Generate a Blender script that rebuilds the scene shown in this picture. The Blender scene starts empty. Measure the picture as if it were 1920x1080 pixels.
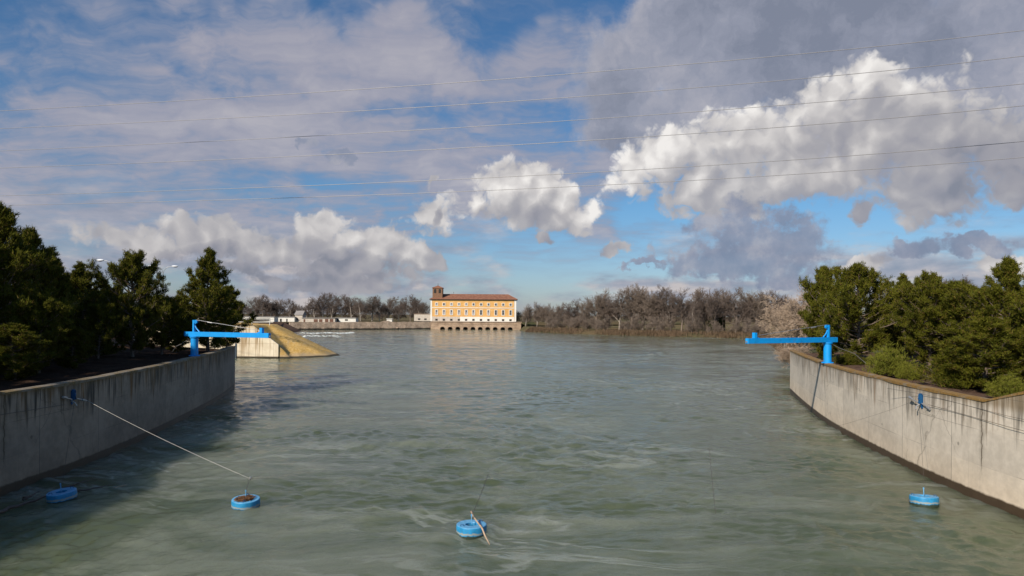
import bpy, bmesh, math, random
import numpy as np
from mathutils import Vector, Matrix
R = math.radians
scene = bpy.context.scene
COL = scene.collection

# ------------------------------------------------------------------ camera
F = 1280.0; CH = 8.0; ROLL = R(0.4); HY = 590.0      # focal (photo pixels), height above water, roll, horizon row
def ray(px, py):
    X = (px-960)/F; Y = (py-HY)/F
    return (X*math.cos(ROLL)+Y*math.sin(ROLL), 1.0, -(Y*math.cos(ROLL)-X*math.sin(ROLL)))
def at(px, py, z=0.0):                                # photo pixel on the level z
    r = ray(px, py); t = (z-CH)/r[2]
    return Vector((r[0]*t, t, z))
def atd(px, py, d):                                   # photo pixel at distance d
    r = ray(px, py); return Vector((r[0]*d, d, CH+r[2]*d))
cam = bpy.data.cameras.new('camera'); camo = bpy.data.objects.new('camera', cam); COL.objects.link(camo)
cam.sensor_width = 36; cam.lens = 36*F/1920; cam.shift_y = (HY-540)/1920
cam.clip_start = 0.1; cam.clip_end = 20000
c, s = math.cos(ROLL), math.sin(ROLL)
camo.matrix_world = Matrix(((c, -s, 0, 0), (0, 0, -1, 0), (s, c, 0, CH), (0, 0, 0, 1)))
scene.camera = camo
scene.view_settings.view_transform = 'Standard'; scene.view_settings.look = 'None'
scene.view_settings.exposure = 0.0; scene.view_settings.gamma = 1
scene.cycles.max_bounces = 6; scene.cycles.diffuse_bounces = 2; scene.cycles.glossy_bounces = 3
scene.cycles.transparent_max_bounces = 4
scene.cycles.use_denoising = True

# ------------------------------------------------------------------ sun
LD = Vector((5.2, 6.8, -5.5)).normalized()            # the way the light travels
SUN_EL = math.asin(-LD.z); SUN_AZ = math.atan2(-LD.x, -LD.y)   # clockwise from +Y
sl = bpy.data.lights.new('sun', 'SUN'); so = bpy.data.objects.new('sun', sl); COL.objects.link(so)
sl.energy = 5.0; sl.angle = R(0.5); sl.color = (1.0, 0.91, 0.79)
so.rotation_euler = LD.to_track_quat('-Z', 'Y').to_euler(); so.location = (-60, -80, 90)

# ------------------------------------------------------------------ node helper
class NT:
    def __init__(self, tree):
        self.t = tree; self.n = tree.nodes; self.l = tree.links
    def node(self, typ, **kw):
        n = self.n.new(typ)
        for k, v in kw.items(): setattr(n, k, v)
        return n
    def put(self, sock, v):
        if v is None: return
        if isinstance(v, bpy.types.NodeSocket): self.l.new(v, sock)
        else:
            try: sock.default_value = v
            except Exception: sock.default_value = tuple(v)+(1.0,)
    def m(self, op, a, b=None, c=None, clamp=False):
        n = self.node('ShaderNodeMath', operation=op, use_clamp=clamp)
        for i, v in enumerate((a, b, c)): self.put(n.inputs[i], v)
        return n.outputs[0]
    def vm(self, op, a, b=None, c=None):
        n = self.node('ShaderNodeVectorMath', operation=op)
        for i, v in enumerate((a, b, c)):
            if v is not None: self.put(n.inputs[i], v)
        return n.outputs['Value'] if op in ('DOT_PRODUCT', 'LENGTH', 'DISTANCE') else n.outputs['Vector']
    def sep(self, v):
        n = self.node('ShaderNodeSeparateXYZ'); self.put(n.inputs[0], v); return n.outputs
    def comb(self, x, y, z=0.0):
        n = self.node('ShaderNodeCombineXYZ')
        for i, v in enumerate((x, y, z)): self.put(n.inputs[i], v)
        return n.outputs[0]
    def noise(self, vec, scale=1.0, detail=4.0, rough=0.5, dist=0.0, color=False, lac=2.0):
        n = self.node('ShaderNodeTexNoise')
        self.put(n.inputs['Vector'], vec); self.put(n.inputs['Scale'], scale); self.put(n.inputs['Detail'], detail)
        self.put(n.inputs['Roughness'], rough); self.put(n.inputs['Distortion'], dist); self.put(n.inputs['Lacunarity'], lac)
        return n.outputs['Color' if color else 'Fac']
    def vor(self, vec, scale=1.0, feature='F1', detail=0.0, rough=0.5, out='Distance', rnd=1.0):
        n = self.node('ShaderNodeTexVoronoi', feature=feature)
        self.put(n.inputs['Vector'], vec); self.put(n.inputs['Scale'], scale)
        if 'Detail' in n.inputs: self.put(n.inputs['Detail'], detail); self.put(n.inputs['Roughness'], rough)
        self.put(n.inputs['Randomness'], rnd)
        return n.outputs[out]
    def ss(self, v, a, b, lo=0.0, hi=1.0):            # smoothstep
        n = self.node('ShaderNodeMapRange', interpolation_type='SMOOTHSTEP')
        for i, x in enumerate((v, a, b, lo, hi)): self.put(n.inputs[i], x)
        return n.outputs[0]
    def lin(self, v, a, b, lo=0.0, hi=1.0):
        n = self.node('ShaderNodeMapRange')
        for i, x in enumerate((v, a, b, lo, hi)): self.put(n.inputs[i], x)
        return n.outputs[0]
    def mix(self, f, a, b, mode='MIX'):
        n = self.node('ShaderNodeMix', data_type='RGBA', blend_type=mode)
        self.put(n.inputs[0], f); self.put(n.inputs[6], a); self.put(n.inputs[7], b)
        return n.outputs[2]
    def ramp(self, f, stops):
        n = self.node('ShaderNodeValToRGB'); e = n.color_ramp.elements
        while len(e) < len(stops): e.new(0.5)
        for k, (p, col) in zip(e, stops): k.position = p; k.color = tuple(col)+(1.0,)
        self.put(n.inputs[0], f); return n.outputs[0]

# ------------------------------------------------------------------ sky: air, high sheet, grey deck, cumulus
world = bpy.data.worlds.new('World'); scene.world = world; world.use_nodes = True
w = NT(world.node_tree); w.n.clear()
WS = 0.085
def build_sky():
    sky = w.node('ShaderNodeTexSky', sky_type='NISHITA'); sky.sun_disc = False
    sky.sun_elevation = SUN_EL; sky.sun_rotation = SUN_AZ % (2*math.pi)
    sky.altitude = 250; sky.air_density = 1.0; sky.dust_density = 0.6; sky.ozone_density = 2.2
    D = w.node('ShaderNodeTexCoord').outputs['Generated']
    x, y, z = w.sep(D)
    az = w.m('ARCTAN2', x, y); el = w.m('ARCTAN2', z, w.m('SQRT', w.m('ADD', w.m('MULTIPLY', x, x), w.m('MULTIPLY', y, y))))
    P0 = w.comb(az, el, 0.0)
    def dirp(px, py):
        r = ray(px, py); return math.atan2(r[0], 1), math.atan2(r[2], math.hypot(r[0], 1))
    def n2(vec, scale, detail, rough, color=False):           # 2-D noise over azimuth and elevation
        n = w.node('ShaderNodeTexNoise', noise_dimensions='2D')
        w.put(n.inputs['Vector'], vec); w.put(n.inputs['Scale'], scale); w.put(n.inputs['Detail'], detail); w.put(n.inputs['Roughness'], rough)
        return n.outputs['Color' if color else 'Fac']
    big = n2(P0, 6.0, 4, 0.55, True)
    fine = n2(P0, 26.0, 4, 0.62, True)
    bigc = w.vm('SUBTRACT', big, (.5, .5, .5)); finec = w.vm('SUBTRACT', fine, (.5, .5, .5))
    P = w.vm('MULTIPLY_ADD', bigc, (0.15, 0.09, 0), P0)
    P = w.vm('MULTIPLY_ADD', finec, (0.055, 0.05, 0), P)
    Pc = w.vm('MULTIPLY_ADD', finec, (0.022, 0.022, 0), w.vm('MULTIPLY_ADD', bigc, (0.11, 0.08, 0), P0))
    def field(P, ells):
        cur = None
        for (px, py, rx, ry) in ells:
            a, e = dirp(px, py); ca = math.cos(a)
            ra = rx*ca*ca/F; re = ry*ca*math.cos(e)**2/F
            v = w.vm('MULTIPLY_ADD', P, (1/ra, 1/re, 0), (-a/ra, -e/re, 0))
            d = w.vm('DOT_PRODUCT', v, v)
            if cur is None: cur = d
            else: cur = w.m('SMOOTH_MIN', cur, d, 0.35)
        return w.m('SUBTRACT', 1.0, w.m('MINIMUM', cur, 3.0))
    def off(P, dx, dy): return w.vm('ADD', P, (dx/F, dy/F, 0))
    def billow(dx, dy, sc):                                    # rounded heads: folded noise, three octaves
        v = w.vm('MULTIPLY_ADD', finec, (0.02, 0.02, 0), off(P0, dx, dy)); tot = None; low = None
        for k, (f, a) in enumerate(((0.62, .40), (1.3, .50), (2.7, .32), (5.6, .20), (11.5, .11))):
            q = w.m('ABSOLUTE', w.m('MULTIPLY_ADD', n2(w.vm('ADD', v, (k*3.7, k*1.9, 0)), sc*f, 0, .5), 2.0, -1.0))
            tot = w.m('MULTIPLY', q, a*2.6) if tot is None else w.m('MULTIPLY_ADD', q, a*2.6, tot)
            if k == 2: low = tot
        return tot, low                                             # about 0.2 .. 1.4
    S = 1.0/WS
    def cc(r, g, b): return (r*S, g*S, b*S)
    air = w.mix(1.0, sky.outputs[0], w.ramp(w.lin(el, 0.0, 0.5), [(0, (0.72, 0.78, 1.02)), (0.12, (0.70, 0.85, 1.06)), (0.3, (0.60, 0.90, 1.12)), (1, (0.50, 0.85, 1.10))]), 'MULTIPLY')
    # high sheet
    zz = w.m('ADD', w.m('MAXIMUM', z, -.05), 0.16)
    hd = w.vm('DIVIDE', D, w.comb(zz, zz, zz))
    hw = w.vm('MULTIPLY_ADD', bigc, (.45, .35, 0), w.vm('MULTIPLY', hd, (1.0, 1.45, 0.0)))
    h1 = n2(hw, 1.1, 8, 0.62); h2 = n2(w.vm('MULTIPLY', hd, (0.7, 1.3, 0.0)), 0.55, 2, 0.5); h3 = n2(hw, 3.1, 5, .6)
    cover = field(w.vm('MULTIPLY_ADD', bigc, (0.3, 0.18, 0), P0),
                  [(150, 290, 600, 130), (130, 120, 170, 90), (740, 285, 560, 85), (640, 110, 420, 80), (950, 150, 330, 70), (250, 430, 460, 100), (1050, 330, 300, 60), (300, 200, 500, 70)])
    hs = w.m('ADD', w.m('MULTIPLY', h1, 0.80), w.m('MULTIPLY', h2, 0.40))
    hs = w.m('ADD', hs, w.m('MULTIPLY', w.m('MAXIMUM', cover, -1.0), 0.15))
    ha = w.m('MULTIPLY', w.ss(w.m('MULTIPLY_ADD', w.m('SUBTRACT', h3, .5), .50, hs), 0.38, 0.76), w.ss(el, 0.015, 0.14))
    hc = w.ramp(w.m('ADD', w.m('MULTIPLY', hs, .62), w.m('MULTIPLY', h3, 0.50)),
                [(.48, cc(.18, .25, .40)), (.60, cc(.26, .30, .41)), (.72, cc(.355, .355, .43)), (.88, cc(.47, .45, .49))])
    col = w.mix(w.m('MULTIPLY', ha, 0.90), air, hc)
    # thin low cloud along the horizon
    lb = n2(w.vm('MULTIPLY', P0, (1, 3.6, 0)), 5.0, 6, 0.6)
    lt = w.m('ADD', lb, w.m('MULTIPLY', w.m('MAXIMUM', field(w.vm('MULTIPLY_ADD', bigc, (.1, .05, 0), P0), [(300, 480, 520, 90), (1750, 530, 300, 40), (1400, 545, 300, 25)]), -1.0), .12))
    la = w.m('MULTIPLY', w.ss(lt, 0.33, 0.62), w.m('MULTIPLY', w.ss(el, 0.22, 0.05), 0.92))
    col = w.mix(la, col, w.ramp(n2(w.vm('MULTIPLY', P0, (1, 2.6, 0)), 16.0, 5, 0.55), [(.34, cc(.26, .30, .39)), (.52, cc(.37, .38, .45)), (.68, cc(.56, .51, .51))]))
    # grey deck upper right
    deck = [(1320, 210, 250, 95), (1450, 150, 250, 110), (1500, 60, 450, 210), (1850, 80, 330, 290), (1180, 150, 170, 130), (1260, 50, 140, 130), (1150, 230, 130, 60), (1650, 230, 330, 140)]
    df = w.m('ADD', field(P, deck), w.m('MULTIPLY_ADD', n2(P0, 9.0, 7, .6), 1.8, -.9))
    dfo = field(off(P, -40, 25), deck)
    da = w.ss(df, -0.15, 0.65)
    dl = w.m('ADD', w.m('MULTIPLY', w.m('SUBTRACT', .55, w.m('MAXIMUM', dfo, -.6)), .42), w.m('MULTIPLY_ADD', n2(w.vm('MULTIPLY_ADD', finec, (.05, .03, 0), P0), 6.0, 7, 0.62), 1.5, -.22))
    dc = w.ramp(dl, [(.26, cc(.215, .24, .315)), (.48, cc(.30, .32, .40)), (.66, cc(.385, .39, .455)), (.95, cc(.60, .58, .60))])
    col = w.mix(w.m('MULTIPLY', da, .97), col, dc)
    # white cumulus
    cum = [(1220, 315, 78, 50), (1320, 318, 110, 84), (1400, 300, 100, 75), (1390, 378, 112, 36), (1500, 290, 110, 95), (1560, 200, 88, 66), (1632, 148, 58, 52),
           (1640, 260, 125, 105), (1590, 340, 80, 40), (1730, 362, 112, 58), (1760, 250, 120, 105), (1872, 260, 95, 110), (1885, 335, 80, 44),
           (1000, 385, 130, 44), (950, 342, 75, 34), (1085, 398, 48, 28), (822, 412, 44, 34), (803, 345, 10, 18),
           (608, 428, 62, 24), (690, 452, 60, 20), (540, 462, 130, 34), (345, 430, 78, 32), (235, 452, 100, 26), (400, 468, 200, 34), (735, 468, 78, 32), (790, 485, 55, 22), (660, 500, 130, 22), (560, 522, 180, 16),
           (1010, 452, 20, 14), (1150, 455, 40, 14), (1620, 410, 32, 22), (1620, 497, 50, 16), (1880, 490, 56, 22)]
    b0, l0 = billow(0, 0, 15.0)
    ff0 = field(Pc, cum)
    cf = w.m('ADD', ff0, w.m('MULTIPLY', w.m('SUBTRACT', b0, .86), .85))
    _, l1 = billow(-14, 22, 15.0)
    c2 = field(off(Pc, -30, 62), cum)
    ca = w.ss(cf, -0.30, 0.62)
    lit = w.m('ADD', w.m('MULTIPLY', w.m('SUBTRACT', l0, l1), 0.30), w.m('MULTIPLY', w.m('SUBTRACT', 0.62, w.m('MAXIMUM', c2, -0.7)), 0.36))
    lit = w.m('ADD', lit, w.m('MULTIPLY', w.m('SUBTRACT', n2(P0, 8.0, 7, 0.6), 0.5), 0.72))
    bright = w.m('MULTIPLY', w.ss(field(P0, [(1350, 290, 330, 190), (1000, 365, 200, 120), (610, 405, 90, 60), (1600, 150, 150, 130)]), -0.6, 0.7), 0.27)
    lit = w.m('ADD', w.m('ADD', lit, bright), w.ss(az, -.30, -.08, -.17, 0.0))
    cr = w.ramp(w.lin(lit, -.42, 1.06), [(0.0, cc(.235, .25, .305)), (.22, cc(.325, .325, .37)), (.40, cc(.385, .38, .41)), (.58, cc(.50, .485, .495)), (.76, cc(.67, .645, .635)), (.94, cc(.90, .87, .84))])
    col = w.mix(w.m('MULTIPLY', ca, .97), col, cr)
    # dark ragged fractus low on the right
    frac = [(1410, 462, 145, 66), (1330, 495, 120, 36), (1485, 495, 80, 42), (1780, 458, 85, 22), (1700, 470, 55, 22), (1840, 462, 45, 14), (1215, 490, 45, 14), (585, 275, 26, 12), (676, 302, 30, 14)]
    ff = w.m('ADD', field(P, frac), w.m('MULTIPLY_ADD', n2(P0, 24.0, 6, .62), 2.6, -1.35))
    fc = w.ramp(w.m('ADD', n2(P0, 17.0, 6, 0.6), w.m('MULTIPLY', w.ss(el, .06, .16), .08)), [(.36, cc(.205, .25, .355)), (.55, cc(.275, .305, .40)), (.74, cc(.42, .42, .47))])
    col = w.mix(w.m('MULTIPLY', w.ss(ff, -0.15, 0.6), 0.9), col, fc)
    col = w.mix(w.ss(z, -0.02, -0.002), cc(.10, .10, .09), col)
    bg = w.node('ShaderNodeBackground'); w.put(bg.inputs[0], col); bg.inputs[1].default_value = WS
    out = w.node('ShaderNodeOutputWorld'); w.l.new(bg.outputs[0], out.inputs[0])
build_sky()
world.cycles.sampling_method = 'MANUAL'; world.cycles.sample_map_resolution = 512

# ------------------------------------------------------------------ object helpers
def tag(o, label=None, cat=None, group=None, kind=None):
    if label: o['label'] = label
    if cat: o['category'] = cat
    if group: o['group'] = group
    if kind: o['kind'] = kind
    return o
def empty(name, loc, label, cat, group=None, rz=0.0):
    o = bpy.data.objects.new(name, None); COL.objects.link(o)
    o.location = loc; o.rotation_euler = (0, 0, rz); o.empty_display_size = 0.2
    return tag(o, label, cat, group)
def obj(name, bm, mat, parent=None, smooth=False):
    me = bpy.data.meshes.new(name); bm.to_mesh(me); bm.free()
    if smooth:
        for p in me.polygons: p.use_smooth = True
    me.materials.append(mat)
    o = bpy.data.objects.new(name, me); COL.objects.link(o)
    if parent: o.parent = parent
    return o
def arr_obj(name, V, Fc, mat, parent=None, smooth=False):      # numpy verts (n,3), faces (m,k)
    me = mesh_arr(name, V, Fc, smooth); me.materials.append(mat)
    o = bpy.data.objects.new(name, me); COL.objects.link(o)
    if parent: o.parent = parent
    return o
def mesh_arr(name, V, Fc, smooth=False):
    V = np.asarray(V, dtype=np.float32); Fc = np.asarray(Fc, dtype=np.int32); k = Fc.shape[1]
    me = bpy.data.meshes.new(name)
    me.vertices.add(len(V)); me.vertices.foreach_set('co', V.ravel())
    me.loops.add(Fc.size); me.loops.foreach_set('vertex_index', Fc.ravel())
    me.polygons.add(len(Fc)); me.polygons.foreach_set('loop_start', np.arange(0, Fc.size, k, dtype=np.int32))
    if smooth: me.polygons.foreach_set('use_smooth', np.ones(len(Fc), dtype=bool))
    me.update(calc_edges=True); me.validate(); return me
def box(bm, cx, cy, cz, sx, sy, sz, rot=None, bev=0.0):
    mtx = Matrix.Translation((cx, cy, cz))
    if rot is not None: mtx = mtx @ rot.to_4x4()
    r = bmesh.ops.create_cube(bm, size=1.0, matrix=mtx @ Matrix.Diagonal((sx, sy, sz, 1)))
    if bev > 0:
        es = list({e for v in r['verts'] for e in v.link_edges})
        bmesh.ops.bevel(bm, geom=es, offset=bev, segments=2, affect='EDGES')
def cyl(bm, p0, p1, r0, r1=None, n=16, cap=True):
    p0 = Vector(p0); p1 = Vector(p1); d = p1-p0
    q = d.to_track_quat('Z', 'Y')
    mtx = Matrix.Translation((p0+p1)/2) @ q.to_matrix().to_4x4()
    bmesh.ops.create_cone(bm, cap_ends=cap, segments=n, radius1=r0, radius2=r0 if r1 is None else r1, depth=d.length, matrix=mtx)
def tube(bm, pts, r, n=6):
    rings = []
    for i, p in enumerate(pts):
        p = Vector(p); a = Vector(pts[max(i-1, 0)]); b = Vector(pts[min(i+1, len(pts)-1)])
        d = (b-a).normalized(); q = d.to_track_quat('Z', 'Y')
        rr = r[i] if isinstance(r, (list, tuple)) else r
        rings.append([bm.verts.new(p+q @ Vector((rr*math.cos(2*math.pi*k/n), rr*math.sin(2*math.pi*k/n), 0))) for k in range(n)])
    for A, B in zip(rings, rings[1:]):
        for k in range(n): bm.faces.new((A[k], A[(k+1) % n], B[(k+1) % n], B[k]))
    bm.faces.new(rings[0][::-1]); bm.faces.new(rings[-1])
def lathe(bm, prof, n=40):                                        # closed profile of (r, z)
    rings = [[bm.verts.new((r*math.cos(2*math.pi*k/n), r*math.sin(2*math.pi*k/n), z)) for k in range(n)] for r, z in prof]
    for A, B in zip(rings, rings[1:]+rings[:1]):
        for k in range(n): bm.faces.new((A[k], A[(k+1) % n], B[(k+1) % n], B[k]))
def copy_tree(o, parent=None):
    c = o.copy(); COL.objects.link(c); c.parent = parent
    for ch in list(o.children): copy_tree(ch, c)
    return c

# ------------------------------------------------------------------ materials
def mat(name):
    m = bpy.data.materials.new(name); m.use_nodes = True
    t = NT(m.node_tree); b = t.n['Principled BSDF']
    return m, t, b
def simple(name, col, rough=0.7, var=0.15, scale=3.0, metal=0.0, bump=0.0, dirt=None):
    m, t, b = mat(name)
    oc = t.node('ShaderNodeTexCoord').outputs['Object']
    n = t.noise(oc, scale, 6, 0.6)
    lo = [max(0, x*(1-var)) for x in col]; hi = [min(1, x*(1+var)) for x in col]
    c = t.ramp(n, [(.3, lo), (.7, hi)])
    if dirt: c = t.mix(t.ss(t.noise(oc, scale*2.3, 7, 0.65), 0.52, 0.68), c, tuple(dirt)+(1,))
    t.put(b.inputs['Base Color'], c); b.inputs['Roughness'].default_value = rough; b.inputs['Metallic'].default_value = metal
    if bump:
        bn = t.node('ShaderNodeBump'); bn.inputs['Strength'].default_value = bump; bn.inputs['Distance'].default_value = 0.05
        t.put(bn.inputs['Height'], t.noise(oc, scale*4, 6, 0.6)); t.l.new(bn.outputs[0], b.inputs['Normal'])
    return m
def concrete(name, light, dark, streak, joints=5.0):
    # UV in metres: u along the wall, v up from the water
    m, t, b = mat(name)
    uv = t.node('ShaderNodeTexCoord').outputs['UV']; u, v, _ = t.sep(uv)
    n1 = t.noise(uv, 0.35, 7, 0.6); n2 = t.noise(uv, 2.2, 8, 0.65)
    base = t.mix(t.ss(t.m('ADD', t.m('MULTIPLY', n1, .6), t.m('MULTIPLY', n2, .4)), .38, .62), tuple(dark)+(1,), tuple(light)+(1,))
    # warmer low down where silt dries
    base = t.mix(t.m('MULTIPLY', t.ss(v, 2.2, 0.2), 0.5), base, t.mix(1.0, base, (1.06, .93, .78, 1), 'MULTIPLY'))
    # panels of formwork, each a shade different
    pu = t.m('FLOOR', t.m('DIVIDE', u, joints)); pv = t.m('FLOOR', t.m('DIVIDE', v, 1.55))
    wn = t.node('ShaderNodeTexWhiteNoise', noise_dimensions='2D'); t.put(wn.inputs['Vector'], t.comb(pu, pv, 0))
    base = t.mix(1.0, base, t.ramp(wn.outputs['Value'], [(0, (.90, .90, .90)), (1, (1.05, 1.04, 1.02))]), 'MULTIPLY')
    # drip streaks from the top
    s1 = t.noise(t.comb(t.m('MULTIPLY', u, 3.6), t.m('MULTIPLY', v, .12), 0), 1.0, 5, 0.6)
    s2 = t.noise(t.comb(t.m('MULTIPLY', u, 0.7), t.m('MULTIPLY', v, .1), 3.0), 1.0, 3, 0.5)
    s3 = t.noise(t.comb(t.m('MULTIPLY', u, 9.0), t.m('MULTIPLY', v, .35), 7.0), 1.0, 3, 0.5)
    reach = t.m('MULTIPLY_ADD', s1, -6.5, t.m('MULTIPLY_ADD', s2, -2.6, 7.6))         # level each streak runs down to
    top = t.ss(v, reach, t.m('ADD', reach, 1.0))
    k = t.m('MULTIPLY', top, t.ss(s3, 0.30, 0.60))
    k = t.m('MULTIPLY', k, streak)
    sc = t.ramp(t.noise(t.comb(t.m('MULTIPLY', u, 1.3), t.m('MULTIPLY', v, .2), 9.0), 1.0, 3, .5), [(.4, (.055, .047, .036)), (.54, (.11, .075, .038)), (.64, (.20, .10, .03))])
    base = t.mix(k, base, sc)
    base = t.mix(t.m('MULTIPLY', t.ss(v, 4.05, 4.42), 0.55), base, t.mix(n2, (.10, .065, .02, 1), (.20, .12, .035, 1)))
    # long faint runs to the water
    lr = t.ss(t.noise(t.comb(t.m('MULTIPLY', u, 5.0), t.m('MULTIPLY', v, .05), 5.0), 1.0, 4, .6), .60, .74)
    base = t.mix(t.m('MULTIPLY', lr, .35), base, (.14, .12, .09, 1))
    # joints
    fu = t.m('ABSOLUTE', t.m('SUBTRACT', t.m('FRACT', t.m('DIVIDE', u, joints)), .5))
    fv = t.m('ABSOLUTE', t.m('SUBTRACT', t.m('FRACT', t.m('DIVIDE', v, 1.55)), .5))
    jl = t.m('MAXIMUM', t.ss(fu, .5-.028/joints, .5-.010/joints), t.m('MULTIPLY', t.ss(fv, .488, .497), t.m('MULTIPLY', t.ss(t.noise(uv, .22, 3, .5), .45, .6), .8)))
    base = t.mix(t.m('MULTIPLY', jl, .6), base, (.07, .06, .05, 1))
    # tie holes and pits
    vd = t.vor(uv, 0.8, 'F1', rnd=.85)
    pit = t.m('MULTIPLY', t.ss(vd, .085, .05), t.ss(t.noise(uv, .5, 2, .5), .42, .55))
    base = t.mix(t.m('MULTIPLY', pit, .75), base, (.04, .036, .03, 1))
    # wandering hairline cracks
    cv = t.vm('ADD', uv, t.vm('MULTIPLY', t.noise(uv, .9, 4, .6, color=True), (1.0, 1.6, 0)))
    ck = t.vor(t.vm('MULTIPLY', cv, (.14, .22, 0)), 1.0, 'DISTANCE_TO_EDGE')
    ck = t.m('MULTIPLY', t.ss(ck, .005, .001), t.ss(t.noise(uv, .17, 2, .5), .5, .62))
    base = t.mix(t.m('MULTIPLY', ck, .4), base, (.08, .06, .045, 1))
    ku = t.m('ABSOLUTE', t.m('SUBTRACT', t.m('ADD', u, t.m('MULTIPLY', t.m('SUBTRACT', t.noise(t.comb(0, v, 0), 1.6, 5, .7), .5), .35)), 27.75))
    kk = t.m('MULTIPLY', t.ss(ku, .06, .02), t.ss(v, 1.0, 2.0))
    base = t.mix(t.m('MULTIPLY', t.m('MAXIMUM', kk, t.m('MULTIPLY', t.ss(ku, .30, .0), t.m('MULTIPLY', t.ss(v, 1.2, 3.2), .5))), .85), base, (.07, .05, .025, 1))
    # wet silt band at the water
    wl = t.m('ADD', v, t.m('MULTIPLY', t.m('SUBTRACT', n2, .5), .16))
    base = t.mix(t.ss(wl, .46, .34), base, t.mix(n2, (.045, .028, .014, 1), (.085, .055, .03, 1)))
    t.put(b.inputs['Base Color'], base)
    t.put(b.inputs['Roughness'], t.ss(wl, .3, .5, .5, .9))
    bn = t.node('ShaderNodeBump'); bn.inputs['Strength'].default_value = .35; bn.inputs['Distance'].default_value = .03
    t.put(bn.inputs['Height'], t.m('SUBTRACT', t.noise(uv, 5.0, 8, .6), t.m('MULTIPLY', t.m('ADD', jl, pit), .6))); t.l.new(bn.outputs[0], b.inputs['Normal'])
    return m
M = {}
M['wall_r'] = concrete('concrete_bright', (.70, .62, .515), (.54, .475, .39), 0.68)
M['wall_l'] = concrete('concrete_shaded', (.36, .29, .225), (.24, .195, .15), 1.0)  # same concrete, with the left wall's shade put into a darker base
def moss_mat(name, moss, moss2, stone, amount, scale=1.5):
    m, t, b = mat(name); oc = t.node('ShaderNodeTexCoord').outputs['Object']
    n = t.noise(oc, scale, 8, .65); f = t.noise(oc, scale*7, 5, .6)
    mc = t.mix(t.ss(f, .35, .65), tuple(moss)+(1,), tuple(moss2)+(1,))
    c = t.mix(t.ss(n, 1-amount-.12, 1-amount+.10), tuple(stone)+(1,), mc)
    t.put(b.inputs['Base Color'], c); b.inputs['Roughness'].default_value = .95
    bn = t.node('ShaderNodeBump'); bn.inputs['Strength'].default_value = .6; bn.inputs['Distance'].default_value = .05
    t.put(bn.inputs['Height'], f); t.l.new(bn.outputs[0], b.inputs['Normal']); return m
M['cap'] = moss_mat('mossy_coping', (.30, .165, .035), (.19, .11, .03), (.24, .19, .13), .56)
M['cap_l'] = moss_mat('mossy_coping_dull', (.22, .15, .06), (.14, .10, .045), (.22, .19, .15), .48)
def blue_mat(name, col, worn):
    m, t, b = mat(name); oc = t.node('ShaderNodeTexCoord').outputs['Object']
    n = t.noise(oc, 2.5, 7, .65)
    c = t.mix(t.ss(n, .35, .7), tuple(x*.88 for x in col)+(1,), tuple(col)+(1,))
    c = t.mix(t.m('MULTIPLY', t.ss(t.noise(oc, 9, 6, .7), .62, .74), worn), c, (.16, .20, .20, 1))
    dr = t.noise(t.vm('MULTIPLY', oc, (5, 5, .9)), 1, 5, .65)
    c = t.mix(t.m('MULTIPLY', t.ss(dr, .60, .72), worn*1.3), c, (.12, .085, .06, 1))
    c = t.mix(t.m('MULTIPLY', t.ss(t.noise(oc, 1.1, 4, .6), .55, .70), worn), c, tuple(x*.55 for x in col)+(1,))
    t.put(b.inputs['Base Color'], c); b.inputs['Roughness'].default_value = .5; return m
M['blue'] = blue_mat('crane_blue_paint', (.002, .335, .84), .45)
M['blue_d'] = blue_mat('anchor_blue_paint', (.005, .085, .23), .5)
M['gauge'] = simple('dark_gauge_paint', (.05, .07, .09), .6, .2, 3)
M['steel'] = simple('galvanised_steel', (.42, .42, .42), .45, .2, 8, .6)
M['cable'] = simple('pale_wire_rope', (.50, .47, .42), .6, .1, 8)
M['cable_d'] = simple('dark_wire_rope', (.07, .06, .05), .7, .1, 8)
M['wire'] = simple('aluminium_conductor', (.36, .35, .35), .5, .05, 1, .3)
M['wood'] = simple('bleached_wood', (.46, .33, .22), .8, .3, 9, dirt=(.22, .14, .09))
M['wood_d'] = simple('sodden_wood', (.085, .06, .045), .6, .4, 6)
M['leaf'] = simple('dead_leaves', (.16, .075, .03), .9, .6, 14, bump=.5)
def buoy_mat(name, top):
    m, t, b = mat(name); oc = t.node('ShaderNodeTexCoord').outputs['Object']; x, y, z = t.sep(oc)
    ri = t.node('ShaderNodeObjectInfo').outputs['Random']; oc = t.vm('ADD', oc, t.comb(t.m('MULTIPLY', ri, 37), 0, 0))
    n = t.noise(oc, 6, 6, .65)
    c = t.mix(t.ss(n, .35, .7), (.012, .20, .42, 1), (.02, .29, .57, 1))
    c = t.mix(t.m('MULTIPLY', t.ss(z, .325, .34), t.ss(n, .30, .60, .35, top)), c, (.16, .42, .66, 1))
    c = t.mix(t.m('MULTIPLY', t.ss(t.noise(oc, 13, 6, .7), .55, .68), .55), c, (.20, .22, .19, 1))
    zz = t.m('ADD', z, t.m('MULTIPLY', t.m('SUBTRACT', n, .5), .16))
    band = t.m('MULTIPLY', t.ss(zz, .07, .10), t.ss(zz, .17, .13))
    c = t.mix(t.m('MULTIPLY', band, .8), c, (.36, .34, .24, 1))
    c = t.mix(t.ss(zz, .07, .04), c, (.03, .045, .03, 1))
    t.put(b.inputs['Base Color'], c); b.inputs['Roughness'].default_value = .5; return m
M['buoy'] = buoy_mat('buoy_blue', .9)

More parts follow.
